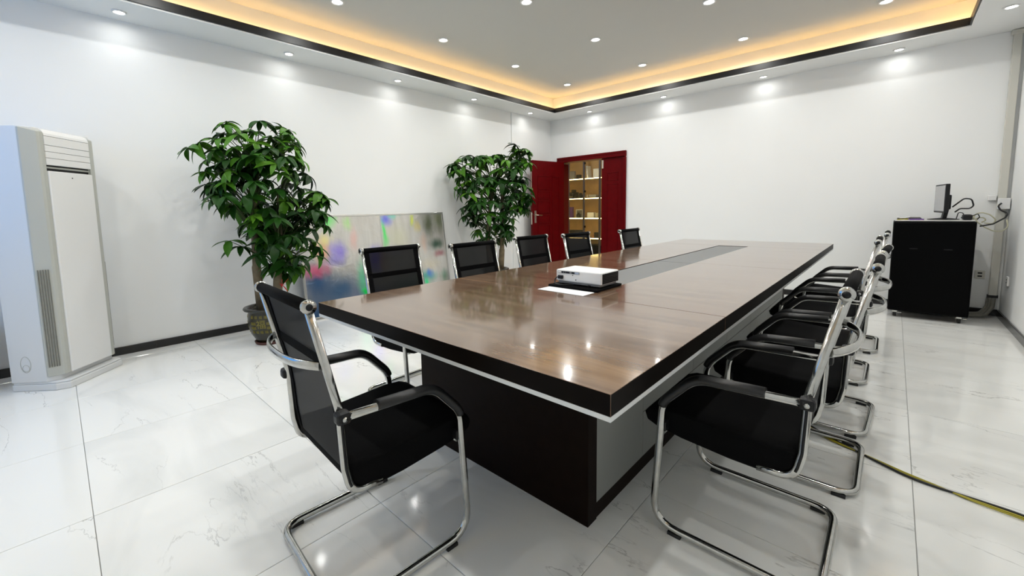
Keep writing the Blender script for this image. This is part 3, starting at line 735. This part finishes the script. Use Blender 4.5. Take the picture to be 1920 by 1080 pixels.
def make_plant(name, lab, base, poly, nleaf, seed, trunks, extra, xclamp, ribbon=False):
    rnd = random.Random(seed)
    bx, by = base
    root = thing(name, lab, 'plant', (bx, by, 0), 0, 'potted trees along the left wall')
    bm = B(); lathe(bm, [(0.0005, 0.022), (0.108, 0.022), (0.122, 0.05), (0.150, 0.10), (0.168, 0.17), (0.172, 0.24), (0.165, 0.29), (0.162, 0.302), (0.198, 0.312), (0.204, 0.322), (0.198, 0.334), (0.172, 0.334), (0.160, 0.315), (0.150, 0.28), (0.0005, 0.28)], 32)
    pot = obj('pot', bm, 'pot_glaze', root)
    bm = B(); lathe(bm, [(0.0005, 0.0), (0.120, 0.0), (0.130, 0.024), (0.122, 0.026), (0.116, 0.010), (0.0005, 0.010)], 28); obj('saucer', bm, 'pot_saucer', root)
    bm = B(); lathe(bm, [(0.152, 0.281), (0.152, 0.296), (0.08, 0.303), (0.0005, 0.305)], 20); obj('soil', bm, 'soil', root)
    # gold characters around the pot
    vdir = math.atan2(-by, -bx)
    def prad(z): return pot_radius(z-0.02)
    def put(me, a0, z0):
        me = me.copy()
        for v in me.vertices:
            z = z0+v.co.y; r = pot_rad(z)+0.0012+v.co.z
            a = a0+v.co.x/r
            v.co = (r*math.cos(a), r*math.sin(a), z)
        me.materials.clear(); me.materials.append(MATS['gold'])
        link('gold_character', me, pot)
    def pot_rad(z):
        pf = [(0.022, 0.108), (0.05, 0.122), (0.10, 0.150), (0.17, 0.168), (0.24, 0.172), (0.29, 0.165), (0.302, 0.162)]
        for (a, ra), (b, rb) in zip(pf, pf[1:]):
            if a <= z <= b: return ra+(rb-ra)*(z-a)/(b-a)
        return 0.17
    big = text_mesh('\u798f', 0.085); small = text_mesh('\u798f', 0.030)
    for c in (-0.42, 1.15, -2.0, 2.7):
        put(big, vdir+c, 0.195)
        for z, ks in ((0.262, (-2, -1, 0, 1, 2)), (0.205, (-2, -1.4, 1.4, 2)), (0.165, (-2, -1.4, 1.4, 2)), (0.128, (-2, -1, 0, 1, 2))):
            for k in ks: put(small, vdir+c+k*0.245, z)
    # trunks
    tops = []
    for pts, r0, r1 in trunks:
        w = [Vector((x, y, z)) for x, y, z in pts]
        path = fillet(w, 0.3, 4)
        bm = B(); taper(bm, path, [r0+(r1-r0)*i/(len(path)-1) for i in range(len(path))], 10)
        obj('trunk', bm, 'bark', root); tops.append(w)
    # leaf nodes from the outline of the crown, spread in depth
    vd = Vector((bx, by, 0)).normalized()
    D = Vector((bx, by, 0)).length
    xs = [p[0] for p in poly]; yps = [p[1] for p in poly]
    cxp = sum(xs)/len(xs); cyp = (min(yps)+max(yps))/2
    nodes_ = [(p, 0.0) for p in extra]
    tries = 0
    while len(nodes_) < nleaf and tries < 5000:
        tries += 1
        x, y = rnd.uniform(min(xs), max(xs)), rnd.uniform(min(yps), max(yps))
        if not inside(poly, x, y): continue
        e = max(0.05, 1-((x-cxp)/(max(xs)-min(xs))*2)**2-((y-cyp)/(max(yps)-min(yps))*1.6)**2)
        nodes_.append(((x, y), rnd.uniform(-1, 1)*0.46*math.sqrt(e)))
    pts3 = []
    for (x, y), dep in nodes_:
        r = ray(x, y); h = Vector((r.x, r.y, 0)); k = (D+dep)/h.dot(vd)
        P = r*k; P.z += CAMH
        if P.x < xclamp: P *= 1; f = xclamp/P.x; z = P.z; P = Vector((P.x*f, P.y*f, CAMH+(z-CAMH)*f))
        pts3.append(P-Vector((bx, by, 0)))
    zmax = max(p.z for p in pts3)
    for i, p in enumerate(pts3):
        hi = p.z > zmax-0.35 or i < len(extra)
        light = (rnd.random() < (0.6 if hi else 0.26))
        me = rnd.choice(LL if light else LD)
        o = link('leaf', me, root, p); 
        out = Vector((p.x, p.y, 0)); tilt = min(0.55, 0.15+out.length*0.5)+rnd.uniform(-0.35, 0.45)
        axis = Vector((-out.y, out.x, 0)).normalized() if out.length > 0.02 else Vector((1, 0, 0))
        M = Matrix.Rotation(tilt, 4, axis) @ Matrix.Rotation(rnd.uniform(0, 6.28), 4, 'Z')
        o.matrix_parent_inverse = Matrix.Identity(4)
        o.rotation_euler = M.to_euler(); o.scale = (1,)*3 if i < len(extra) else (rnd.uniform(0.8, 1.08),)*3
    # twigs: one curved petiole from a trunk to each leaf, joined per trunk as branches
    for ti, w in enumerate(tops):
        bm = B()
        for i, p in enumerate(pts3):
            best = min(range(len(tops)), key=lambda q: (tops[q][-1]-p).length)
            if best != ti: continue
            zt_ = min(w[-1].z, max(w[0].z+0.35, p.z-0.30))
            a = None
            for u, v in zip(w, w[1:]):
                if u.z <= zt_ <= v.z: a = u+(v-u)*((zt_-u.z)/(v.z-u.z))
            if a is None: a = w[-1]
            mid = a*0.45+p*0.55+Vector((0, 0, 0.06))
            path = [a*(1-t)**2+mid*2*t*(1-t)+p*t*t for t in (0, .25, .5, .75, 1)]
            taper(bm, path, [0.006, 0.005, 0.004, 0.003, 0.0022], 5)
        if len(bm.verts): obj('branches', bm, 'twig', root)
        else: bm.free()
    if ribbon:
        q = onz(535, 540, 0.5); 
        rp = Vector(ribbon)
        bm = B()
        for k in range(7):
            a = k*0.9; l = 0.05+0.02*(k % 2)
            v = [(0, 0, 0), (l*math.cos(a), l*0.5*math.sin(a*1.7), l*math.sin(a)*0.8+0.012), (l*1.15*math.cos(a+.25), l*0.5*math.sin(a*1.7)+0.004, l*0.9*math.sin(a+.25))]
            vs = [bm.verts.new(Vector(c)+Vector((0, 0, 0))) for c in v]; vs2 = [bm.verts.new(Vector(c)+Vector((0.004, 0.004, 0.002))) for c in v]
            bm.faces.new(vs); bm.faces.new(vs2[::-1])
            for i in range(3): bm.faces.new((vs[i], vs[(i+1) % 3], vs2[(i+1) % 3], vs2[i]))
        obj('red_bow', bm, 'red_ribbon', root, loc=rp)
    return root
P1 = [(425, 226), (490, 222), (548, 248), (560, 285), (572, 318), (612, 362), (612, 420), (604, 470), (572, 500), (540, 520), (505, 510), (475, 470), (468, 430), (448, 400), (415, 375), (388, 350), (385, 320), (395, 290), (405, 262)]
E1 = [(425, 229), (488, 227), (540, 244), (352, 278), (372, 268), (388, 300), (600, 362), (612, 372), (596, 400), (590, 452), (598, 480), (452, 462), (430, 452), (556, 300), (580, 330), (536, 512), (560, 500), (398, 350), (410, 375), (460, 245), (510, 262), (575, 395)]
make_plant('money_tree', 'taller leafy money tree in a dark gold-lettered pot beside the air conditioner wall', (-4.05, 1.285), P1, 205, 3,
           [([(-0.045, -0.045, 0.28), (-0.05, -0.06, 0.7), (-0.04, -0.05, 1.2), (0.0, -0.02, 1.55)], 0.040, 0.022), ([(0.05, 0.055, 0.28), (0.06, 0.08, 0.6), (0.05, 0.12, 1.0), (0.0, 0.16, 1.35)], 0.042, 0.022)], E1, -4.50, ribbon=(0.12, 0.09, 0.52))
P2 = [(845, 302), (875, 292), (925, 292), (962, 276), (990, 280), (992, 310), (980, 345), (992, 365), (982, 400), (962, 415), (950, 445), (925, 455), (890, 445), (872, 400), (850, 350)]
E2 = [(846, 308), (872, 293), (905, 292), (928, 294), (966, 272), (988, 283), (978, 298), (988, 352), (980, 385), (960, 410), (950, 440), (870, 405), (855, 350), (935, 300)]
make_plant('money_tree', 'leafy money tree between the iridescent board and the open red door', (-4.06, 4.30), P2, 185, 5,
           [([(-0.04, -0.06, 0.28), (-0.05, -0.07, 0.7), (-0.04, -0.05, 1.1), (0.0, 0, 1.5)], 0.040, 0.022), ([(0.05, 0.07, 0.28), (0.06, 0.09, 0.6), (0.05, 0.13, 1.0), (0.0, 0.18, 1.4)], 0.042, 0.022)], E2, -4.50)

# ------------------------------------------------------------------ red double door
dr = struct(link('door_1', None, None, ((DX0+DX1)/2, YB, 0)), 'dark red panelled double door with the wide leaf standing open', 'door')
dx = dr.location.x
def dpart(name, a, b, m, parent=None, bevel=0.0):
    bm = B(); box2(bm, (a[0]-dx, a[1]-YB, a[2]), (b[0]-dx, b[1]-YB, b[2])); return obj(name, bm, m, parent or dr, bevel)
fw = 0.10
dpart('door_jamb', (DX0, YB-0.025, 0), (DX0+fw, YB+T, DZ-fw), 'red_door', None, 0.006)
dpart('door_jamb', (DX1-0.055, YB-0.025, 0), (DX1, YB+T, DZ-fw), 'red_door', None, 0.006)
dpart('door_head', (DX0, YB-0.025, DZ-0.082), (DX1, YB+T, DZ), 'red_door', None, 0.006)
dpart('architrave', (DX0-0.004, YB-0.034, DZ-0.03), (DX1+0.004, YB-0.018, DZ+0.004), 'red_door', None, 0.005)
dpart('architrave', (DX1-0.022, YB-0.034, 0), (DX1+0.004, YB-0.018, DZ-0.03), 'red_door', None, 0.005)
dpart('architrave', (DX0-0.004, YB-0.034, 0), (DX0+0.022, YB-0.018, DZ-0.03), 'red_door', None, 0.005)
def leaf_door(w, h, full, parent, name, lab):
    o = link(name, None, parent); o['label'] = lab
    bm = B(); box(bm, (w/2, 0.025, h/2), (w, 0.05, h)); body = obj('leaf_slab', bm, 'red_door', o, 0.003)
    pan = []
    if full:
        pan = [(0.12, 0.22, 0.30, 1.72)]
        z = 1.72
        for hh in (0.26, 0.17, 0.24, 0.17, 0.24, 0.30): pan.append((0.36, z-hh+0.03, w-0.12, z)); z -= hh
        pan = [(a, b, c, d) for a, b, c, d in pan]
    else: pan = [(0.10, 1.60, w-0.10, 1.74), (0.10, 0.25, w-0.10, 1.55)]
    for a, z0, c, z1 in pan:
        for yy_ in ((-0.001, 0.051) if full else (-0.001,)):
            bm = B(); t = 0.014
            for p, q in (((a, z0), (c, z0+t)), ((a, z1-t), (c, z1)), ((a, z0), (a+t, z1)), ((c-t, z0), (c, z1))):
                box2(bm, (p[0], yy_-0.006, p[1]), (q[0], yy_+0.006, q[1]))
            obj('panel_moulding', bm, 'red_door', o, 0.003)
    return o
hinge_x = DX0+fw
lf = leaf_door(0.775, 1.975, True, dr, 'open_leaf', 'wide red leaf swung open into the room')
lf.location = (hinge_x+0.01-dx, -0.03, 0.008); lf.rotation_euler = (0, 0, -math.radians(99))
for yy_, s in ((-0.004, -1), (0.054, 1)):
    bm = B(); box(bm, (0.715, yy_, 1.02), (0.042, 0.008, 0.21)); hp = obj('handle_plate', bm, 'brass', lf, 0.003)
    bm = B(); tube(bm, fillet([(0.715, yy_, 1.05), (0.715, yy_+s*0.045, 1.05), (0.60, yy_+s*0.05, 1.045)], 0.015, 3), 0.009, 8); obj('lever', bm, 'brass', hp)
bm = B(); box(bm, (0.776, 0.025, 1.0), (0.003, 0.024, 0.22)); obj('lock_edge', bm, 'brass', lf)
bm = B(); box(bm, (0.776, 0.025, 1.7), (0.003, 0.012, 0.40)); obj('edge_seal', bm, 'brass', lf)
rw = (DX1-0.055)-(-3.600)
lr = leaf_door(rw, 1.975, False, dr, 'narrow_leaf', 'narrow red leaf left closed')
lr.location = (-3.600-dx, 0.02, 0.008)
bm = B(); box(bm, (0.025, -0.006, 1.88), (0.032, 0.012, 0.14)); obj('flush_bolt', bm, 'brass', lr, 0.003)
for z in (1.62, 1.0, 0.35):
    bm = B(); lathe(bm, [(0.008, -0.06), (0.008, 0.06)], 10, (rw+0.001, -0.006, z)); obj('hinge', bm, 'brass', lr)

# ------------------------------------------------------------------ display room beyond the door
HX0, HX1, HY1 = -7.4, -1.6, 8.75
struct(qbox('floor', (HX0, YB, -0.12), (HX1, HY1, -0.001), 'marble'), 'pale floor of the display room beyond the door', 'floor')
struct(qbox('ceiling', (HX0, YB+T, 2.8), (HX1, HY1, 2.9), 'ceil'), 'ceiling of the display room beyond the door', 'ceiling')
bm = B(); box2(bm, (HX0-0.1, YB+T, -0.1), (HX0, HY1, 2.9)); struct(obj('wall_side', bm, 'hall_wall'), 'left wall of the display room', 'wall')
bm = B(); box2(bm, (HX1, YB+T, -0.1), (HX1+0.1, HY1, 2.9)); struct(obj('wall_side', bm, 'hall_wall'), 'right wall of the display room', 'wall')
bm = B(); box2(bm, (HX0-0.1, HY1, -0.1), (HX1+0.1, HY1+0.1, 2.9)); struct(obj('wall_back', bm, 'hall_wall'), 'end wall of the display room', 'wall')
bm = B(); box2(bm, (HX0-0.1, YB, -0.1), (XL-T, YB+T, 2.9)); struct(obj('wall_side', bm, 'hall_wall'), 'near wall of the display room, hidden side', 'wall')
YC = 8.0
mus = [-6.40, -6.02, -5.63, -5.25, -4.86, -4.478, -4.09, -3.70, -3.32]
dc = thing('display_cabinet', 'tall lit glass display cabinet seen through the red door', 'cabinet', (-4.86, YC+0.2, 0))
def cpart(name, a, b, m, bevel=0.0, parent=None):
    bm = B(); box2(bm, (a[0]+4.86, a[1]-YC-0.2, a[2]), (b[0]+4.86, b[1]-YC-0.2, b[2])); return obj(name, bm, m, parent or dc, bevel)
cx0, cx1 = mus[0], mus[-1]
cpart('back_panel', (cx0, YC+0.40, 0), (cx1, YC+0.42, 2.5), 'shelf_wood')
cpart('side_panel', (cx0-0.02, YC, 0), (cx0, YC+0.42, 2.5), 'shelf_wood'); cpart('side_panel', (cx1, YC, 0), (cx1+0.02, YC+0.42, 2.5), 'shelf_wood')
cpart('top_panel', (cx0-0.02, YC, 2.5), (cx1+0.02, YC+0.42, 2.53), 'shelf_wood')
cpart('base_unit', (cx0, YC+0.01, 0), (cx1, YC+0.40, 0.36), 'black_plastic', 0.004)
SZ = (1.80, 1.375, 0.945, 0.512)
for z in SZ:
    sb = cpart('shelf', (cx0, YC+0.03, z-0.016), (cx1, YC+0.40, z), 'shelf_board')
    cpart('shelf_light', (cx0, YC+0.020, z-0.014), (cx1, YC+0.030, z), 'led_shelf', 0, None)
for k, x in enumerate(mus):
    mu_ = cpart('mullion', (x-0.022, YC-0.012, 0), (x+0.022, YC+0.014, 2.5), 'mullion', 0.003)
    if k in (2, 4, 6):
        for z in (2.12, 1.52, 0.76): 
            cpart('clip', (x+0.012, YC-0.02, z-0.022), (x+0.055, YC-0.012, z+0.022), 'black_plastic', 0.006)
for a, b in zip(mus, mus[1:]): cpart('glass_door', (a+0.022, YC-0.003, 0.37), (b-0.022, YC+0.002, 2.49), 'glass')
def item(name, lab, cat, px, py, shelf, w, d, h, m, kind='box', yo=0.16, rz=0.0):
    p = ony(px, py, YC+yo); z = SZ[shelf]+0.0005
    if kind == 'box': o = rbox(name, (p.x, YC+yo, z), (w, d, h), m, None, min(w, d, h)*0.12, rz)
    elif kind == 'vase':
        bm = B(); lathe(bm, [(0.0005, 0), (w*.32, 0), (w*.5, h*.3), (w*.42, h*.6), (w*.2, h*.8), (w*.28, h), (0.0005, h)], 14); o = obj(name, bm, m, None, 0, (p.x, YC+yo, z))
    elif kind == 'frame':
        o = thing(name, lab, cat, (p.x, YC+yo, z), rz)
        bm = B(); t = 0.018
        for a, b in (((-w/2, 0), (-w/2+t, h)), ((w/2-t, 0), (w/2, h)), ((-w/2+t, 0), (w/2-t, t)), ((-w/2+t, h-t), (w/2-t, h))): box2(bm, (a[0], -d/2, a[1]), (b[0], d/2, b[1]))
        obj('frame', bm, m, o); bm = B(); box2(bm, (-w/2+t, -d/4, t), (w/2-t, d/2, h-t)); obj('picture', bm, 'grey_box' if m != 'paper' else 'paper', o)
        return o
    elif kind == 'camera':
        o = thing(name, lab, cat, (p.x, YC+yo, z), rz)
        bm = B(); box(bm, (0, 0, h*.36), (w, d*.6, h*.72)); box(bm, (0, 0, h*.84), (w*.4, d*.5, h*.32)); obj('body', bm, m, o, 0.006)
        bm = B(); lathe(bm, [(w*.26, -d*.3), (w*.28, -d*.6), (w*.22, -d*.75), (0.0005, -d*.72)], 16, (0, 0, h*.38), axis='y'); obj('lens', bm, 'black_plastic', o)
        return o
    elif kind == 'tray':
        o = thing(name, lab, cat, (p.x, YC+yo, z), rz)
        bm = B(); lathe(bm, [(0.0005, 0), (w*.36, 0), (w*.5, h*.8), (w*.5, h), (w*.46, h), (w*.34, h*.25), (0.0005, h*.2)], 28)
        for v in bm.verts: v.co.y *= 0.55
        obj('bowl', bm, m, o)
        for k in range(5):
            bm = B(); lathe(bm, [(0.0005, 0), (0.022, 0.01), (0.026, 0.03), (0.018, 0.05), (0.0005, 0.055)], 10, (-0.09+k*0.045, 0.01*(k % 2), h*.5)); obj('ornament', bm, 'copper', o)
        return o
    return tag(o, lab, cat, 'ornaments in the display cabinet')
item('picture_frame', 'dark grey framed box on the top lit shelf', 'frame', 1074, 325, 0, 0.12, 0.05, 0.19, 'grey_box', 'frame')
item('small_box', 'small black box on the top lit shelf', 'box', 1085.5, 330, 0, 0.10, 0.08, 0.10, 'black_plastic')
o = item('booklet', 'white booklet leaning on the top lit shelf', 'book', 1105, 318, 0, 0.03, 0.16, 0.27, 'paper'); o.rotation_euler = (0, -0.10, 0); o.location.z += 0.0025
item('picture_frame', 'white framed card on the top lit shelf', 'frame', 1118, 322, 0, 0.13, 0.03, 0.20, 'paper', 'frame')
item('camera', 'black camera on the second lit shelf, left of the centre post', 'camera', 1076, 362, 1, 0.20, 0.16, 0.20, 'black_plastic', 'camera')
item('camera', 'smaller black camera on the second lit shelf beside the centre post', 'camera', 1089, 364, 1, 0.12, 0.12, 0.12, 'black_plastic', 'camera')
item('small_box', 'black box at the left end of the second lit shelf', 'box', 1062, 366, 1, 0.12, 0.1, 0.10, 'black_plastic')
item('vase', 'tiny pale vase on the second lit shelf', 'vase', 1101, 367, 1, 0.04, 0.04, 0.08, 'white_plastic', 'vase')
item('grey_device', 'flat grey device on the second lit shelf', 'device', 1113, 366, 1, 0.18, 0.12, 0.075, 'grey_box')
item('carton', 'dark purple carton on the third lit shelf', 'box', 1071, 395, 2, 0.10, 0.08, 0.25, 'purple')
item('picture_frame', 'white picture frame on the third lit shelf', 'frame', 1087, 398, 2, 0.18, 0.04, 0.19, 'white_plastic', 'frame', 0.2)
item('camera', 'black camera in front of the white frame on the third shelf', 'camera', 1085, 401, 2, 0.09, 0.10, 0.12, 'black_plastic', 'camera', 0.09)
item('small_box', 'low black box at the left end of the third lit shelf', 'box', 1063, 403, 2, 0.11, 0.07, 0.09, 'black_plastic', 'box', 0.08)
item('carton', 'white carton on the third lit shelf', 'box', 1109, 401, 2, 0.17, 0.10, 0.12, 'white_plastic')
item('carton', 'small pale carton beside the right post on the third shelf', 'box', 1120, 401, 2, 0.07, 0.08, 0.11, 'shelf_board')
item('ornament_bowl', 'wide black bowl of copper ornaments on the lowest lit shelf', 'bowl', 1078, 436, 3, 0.42, 0.2, 0.16, 'black_plastic', 'tray')
item('small_box', 'black box at the right end of the lowest lit shelf', 'box', 1119.5, 438, 3, 0.10, 0.1, 0.12, 'black_plastic')
item('small_figure', 'small copper figure on the lowest lit shelf', 'figure', 1113, 441, 3, 0.05, 0.05, 0.06, 'copper', 'vase')
hl = copy_tree(d0); hl.location = (-4.7, 7.35, 2.8); tag(hl, 'unseen downlight added in the display room ceiling beyond the door', 'downlight')  # lamp added out of view as ambient light for the display room

# ------------------------------------------------------------------ rack cabinet and what is on it
rk = thing('rack_cabinet', 'black equipment rack cabinet on casters in the far right corner', 'cabinet', (0.281, 6.09, 0))
rwid, rdep = 0.553, 0.52
bm = B(); box(bm, (0, 0, 0.065+0.45), (rwid, rdep, 0.90)); obj('body', bm, 'rack_black', rk, 0.012)
bm = B(); box(bm, (0, -rdep/2-0.006, 0.065+0.45), (rwid-0.008, 0.016, 0.885)); fd = obj('front_door', bm, 'rack_black', rk, 0.010)
bm = B(); box(bm, (0, -rdep/2-0.016, 0.90), (0.022, 0.005, 0.03)); obj('lock', bm, 'rack_black', fd, 0.002)
for x in (-0.12, 0.11):
    bm = B(); box(bm, (x, -rdep/2-0.015, 0.70), (0.055, 0.004, 0.010)); obj('vent_slot', bm, 'black_plastic', fd)
bm = B(); box(bm, (0, 0, 0.972), (rwid-0.02, rdep-0.01, 0.012)); obj('top_plate', bm, 'frame_alu', rk, 0.003)
for x in (-0.22, 0.22):
    for y in (-0.21, 0.2):
        bm = B(); lathe(bm, [(0.0005, -0.012), (0.024, -0.012), (0.026, -0.006), (0.026, 0.006), (0.024, 0.012), (0.0005, 0.012)], 14, (x, y, 0.026), axis='x'); cs_ = obj('caster', bm, 'black_rubber', rk)
        bm = B(); box(bm, (x, y, 0.055), (0.04, 0.05, 0.022)); obj('caster_fork', bm, 'chrome', cs_, 0.004)
        if y < 0:
            bm = B(); box(bm, (x+0.035, y-0.02, 0.048), (0.03, 0.03, 0.008)); obj('brake_tab', bm, 'chrome', cs_, 0.002)
zr = 0.978
mo = thing('monitor', 'thin black monitor seen edge-on, standing on the rack cabinet', 'monitor', (0.335, 6.06, zr), math.radians(7))
bm = B(); box(bm, (0, 0, 0.205), (0.030, 0.40, 0.275)); obj('housing', bm, 'black_plastic', mo, 0.005)
bm = B(); box(bm, (-0.0155, 0, 0.207), (0.003, 0.375, 0.245)); obj('screen', bm, 'screen_grey', mo)
bm = B(); box(bm, (0.03, 0, 0.17), (0.035, 0.22, 0.14)); obj('rear_cover', bm, 'black_plastic', mo, 0.010)
bm = B(); box(bm, (0.03, 0, 0.06), (0.03, 0.07, 0.11), 0, Matrix.Rotation(0.15, 3, 'Y')); obj('stand_neck', bm, 'black_plastic', mo, 0.006)
bm = B(); lathe(bm, [(0.0005, 0), (0.11, 0), (0.11, 0.006), (0.05, 0.014), (0.0005, 0.02)], 24, (0.02, 0, 0)); obj('stand_base', bm, 'black_plastic', mo)
def cable(name, lab, pts, r, m, rad=0.04, cat='cable', group=None):
    bm = B(); tube(bm, fillet(pts, rad, 5), r, 6); return tag(obj(name, bm, m), lab, cat, group)
y_ = 6.02
def rp(px, py, y=y_): 
    p = ony(px, py, y); return (p.x, p.y, max(p.z, zr+0.006))
cable('monitor_cable', 'black cable looping behind the monitor', [rp(1786, 388, 6.06), rp(1797, 380), rp(1808, 372), rp(1822, 373), rp(1826, 386), rp(1818, 391), rp(1800, 391), rp(1790, 398)], 0.006, 'cable_black', 0.03)
cable('monitor_cable', 'small black cable loop above the rack top edge', [rp(1793, 410, 5.95), rp(1797, 398, 5.95), rp(1806, 399, 5.95), rp(1807, 405, 5.95), rp(1802, 409, 5.95)], 0.004, 'cable_black', 0.02)
ad = thing('power_adapter', 'black power adapter lying beside the monitor base', 'adapter', (0.500, 5.93, zr))
bm = B(); box(bm, (0, 0, 0.026), (0.06, 0.12, 0.052)); obj('brick', bm, 'black_plastic', ad, 0.012)
bm = B(); tube(bm, fillet([(0.0, -0.07, 0.03), (0.03, -0.1, 0.045), (0.055, -0.10, 0.06), (0.07, -0.07, 0.03), (0.06, -0.04, 0.006)], 0.02, 4), 0.004, 6); obj('cord', bm, 'cable_black', ad)
tag(rbox('purple_card', (0.165, 5.90, zr), (0.10, 0.09, 0.012), 'purple', None, 0.002, 0.1), 'flat purple packet lying on the rack cabinet top', 'packet')
tag(rbox('keyboard', (0.150, 6.15, zr), (0.11, 0.30, 0.018), 'black_plastic', None, 0.004), 'slim black keyboard lying before the monitor on the rack', 'keyboard')
for k, (m, lab) in enumerate((('cable_yellow', 'yellow patch cable coiled on the left of the rack top'), ('cable_black', 'black patch cable coiled on the left of the rack top'), ('white_plastic', 'white patch cable coiled on the left of the rack top'))):
    pts = [(0.075+0.045*math.cos(a*0.6+k), 5.92+0.06*math.sin(a*0.6+k), zr+0.006+0.010*k+0.004*math.sin(a)) for a in range(10)]
    cable('patch_cable', lab, pts, 0.0045, m, 0.02, 'cable', 'patch cables on the rack')
# conduit, junction boxes, hoses, sockets in the far right corner
cd = thing('wall_conduit', 'pale vertical cable trunking in the far right corner', 'trunking', (0.765, YB, 0))
bm = B(); box2(bm, (-0.035, -0.05, 0.20), (0.020, -0.001, ZS)); obj('trunk_cover', bm, 'conduit', cd, 0.004)
bm = B(); box2(bm, (-0.050, -0.06, ZS-0.05), (0.030, -0.001, ZS-0.001)); obj('top_elbow', bm, 'conduit', cd, 0.010)
bm = B(); box2(bm, (-0.042, -0.055, 0.19), (0.027, -0.001, 0.215)); obj('lower_collar', bm, 'black_rubber', cd)
tag(rbox('junction_box', (0.695, YB-0.022, 1.155), (0.055, 0.042, 0.05), 'white_plastic', None, 0.004), 'small white socket box on the far wall beside the trunking', 'socket')
tag(rbox('junction_box', (0.765, YB-0.085, 1.07), (0.075, 0.06, 0.105), 'white_plastic', None, 0.004), 'larger white junction box mounted on the trunking', 'junction box')
so = thing('wall_socket', 'white socket plate low on the right wall', 'socket', (XR, 6.14, 0.40))
bm = B(); box(bm, (-0.006, 0, 0), (0.012, 0.086, 0.086)); obj('plate', bm, 'white_plastic', so, 0.003)
for z in (-0.014, 0.014):
    bm = B(); box(bm, (-0.0125, 0, z), (0.002, 0.02, 0.006)); obj('slot', bm, 'gap', so)
so = thing('wall_socket', 'socket with two dark holes on the far wall beside the rack', 'socket', (0.665, YB, 0.41))
bm = B(); box(bm, (0, -0.004, 0), (0.07, 0.008, 0.086)); obj('plate', bm, 'conduit', so, 0.003)
for z in (-0.016, 0.016):
    bm = B(); box(bm, (0, -0.009, z), (0.03, 0.002, 0.014)); obj('slot', bm, 'gap', so)
for k in range(3):
    x = 0.735+0.012*k
    cable('cable_hose', 'grey corrugated hose from the trunking to the rack, %s from the left' % ordw[k], [(x, YB-0.022-0.036*k, 0.19), (x-0.005, YB-0.04-0.036*k, 0.10), (x-0.06, YB-0.11-0.055*k, 0.03), (0.565, YB-0.14-0.06*k, 0.022)], 0.016, 'hose_grey', 0.08, 'hose', 'hoses behind the rack')
def cp_(px, py, y): 
    p = ony(px, py, y); return (p.x, p.y, p.z)
cable('network_cable', 'thick black cable from the wall box down to the rack top', [cp_(1878, 381, 6.335), cp_(1871, 386, 6.32), cp_(1876, 394, 6.31), cp_(1890, 400, 6.30), cp_(1885, 408, 6.26), cp_(1862, 420, 6.18), cp_(1838, 424, 6.10)], 0.007, 'cable_black', 0.04)
for k, pts in enumerate(([(1825, 405), (1832, 416), (1846, 426), (1862, 433), (1880, 434), (1890, 425), (1888, 412)], [(1824, 412), (1828, 402), (1840, 398), (1856, 402), (1868, 412), (1862, 420), (1845, 418)], [(1829, 414), (1832, 408), (1845, 408), (1849, 413), (1840, 417)])):
    cable('network_cable', ['beige network cable sagging from the rack to the trunking', 'beige network cable looped in the air beside the rack', 'short beige cable loop at the rack corner'][k], [cp_(x, y, 6.20+0.045*k) for x, y in pts], 0.006, 'cable_beige', 0.05)

# ------------------------------------------------------------------ cables on the floor
base = [(1500, 790), (1560, 825), (1630, 857), (1700, 890), (1760, 913), (1820, 936), (1900, 964)]
fl_pts = [onz(x, y, 0.006) for x, y in base]
fl_pts.insert(0, Vector((-0.50, 2.72, 0.006))); fl_pts.append(Vector((0.62, 2.30, 0.006)))
for k, (m, lab, amp) in enumerate((('cable_yellow', 'yellow cable lying across the floor at the right', 0.0), ('cable_black', 'black cable running beside the yellow one on the floor', 1.0), ('cable_yellow', 'second thinner yellow cable waving beside the black floor cable', -0.8))):
    pts = [p+Vector((0.004*amp, amp*0.018*math.sin(i*1.1+0.3), 0)) for i, p in enumerate(fl_pts)]
    cable('floor_cable', lab, pts, (0.0035, 0.0045, 0.0028)[k], m, 0.3, 'cable', 'cables on the floor')
tag(rbox('cable_plug', (0.66, 2.285, 0), (0.10, 0.035, 0.022), 'black_plastic', None, 0.005, -0.17), 'black connector at the end of the floor cables', 'connector')
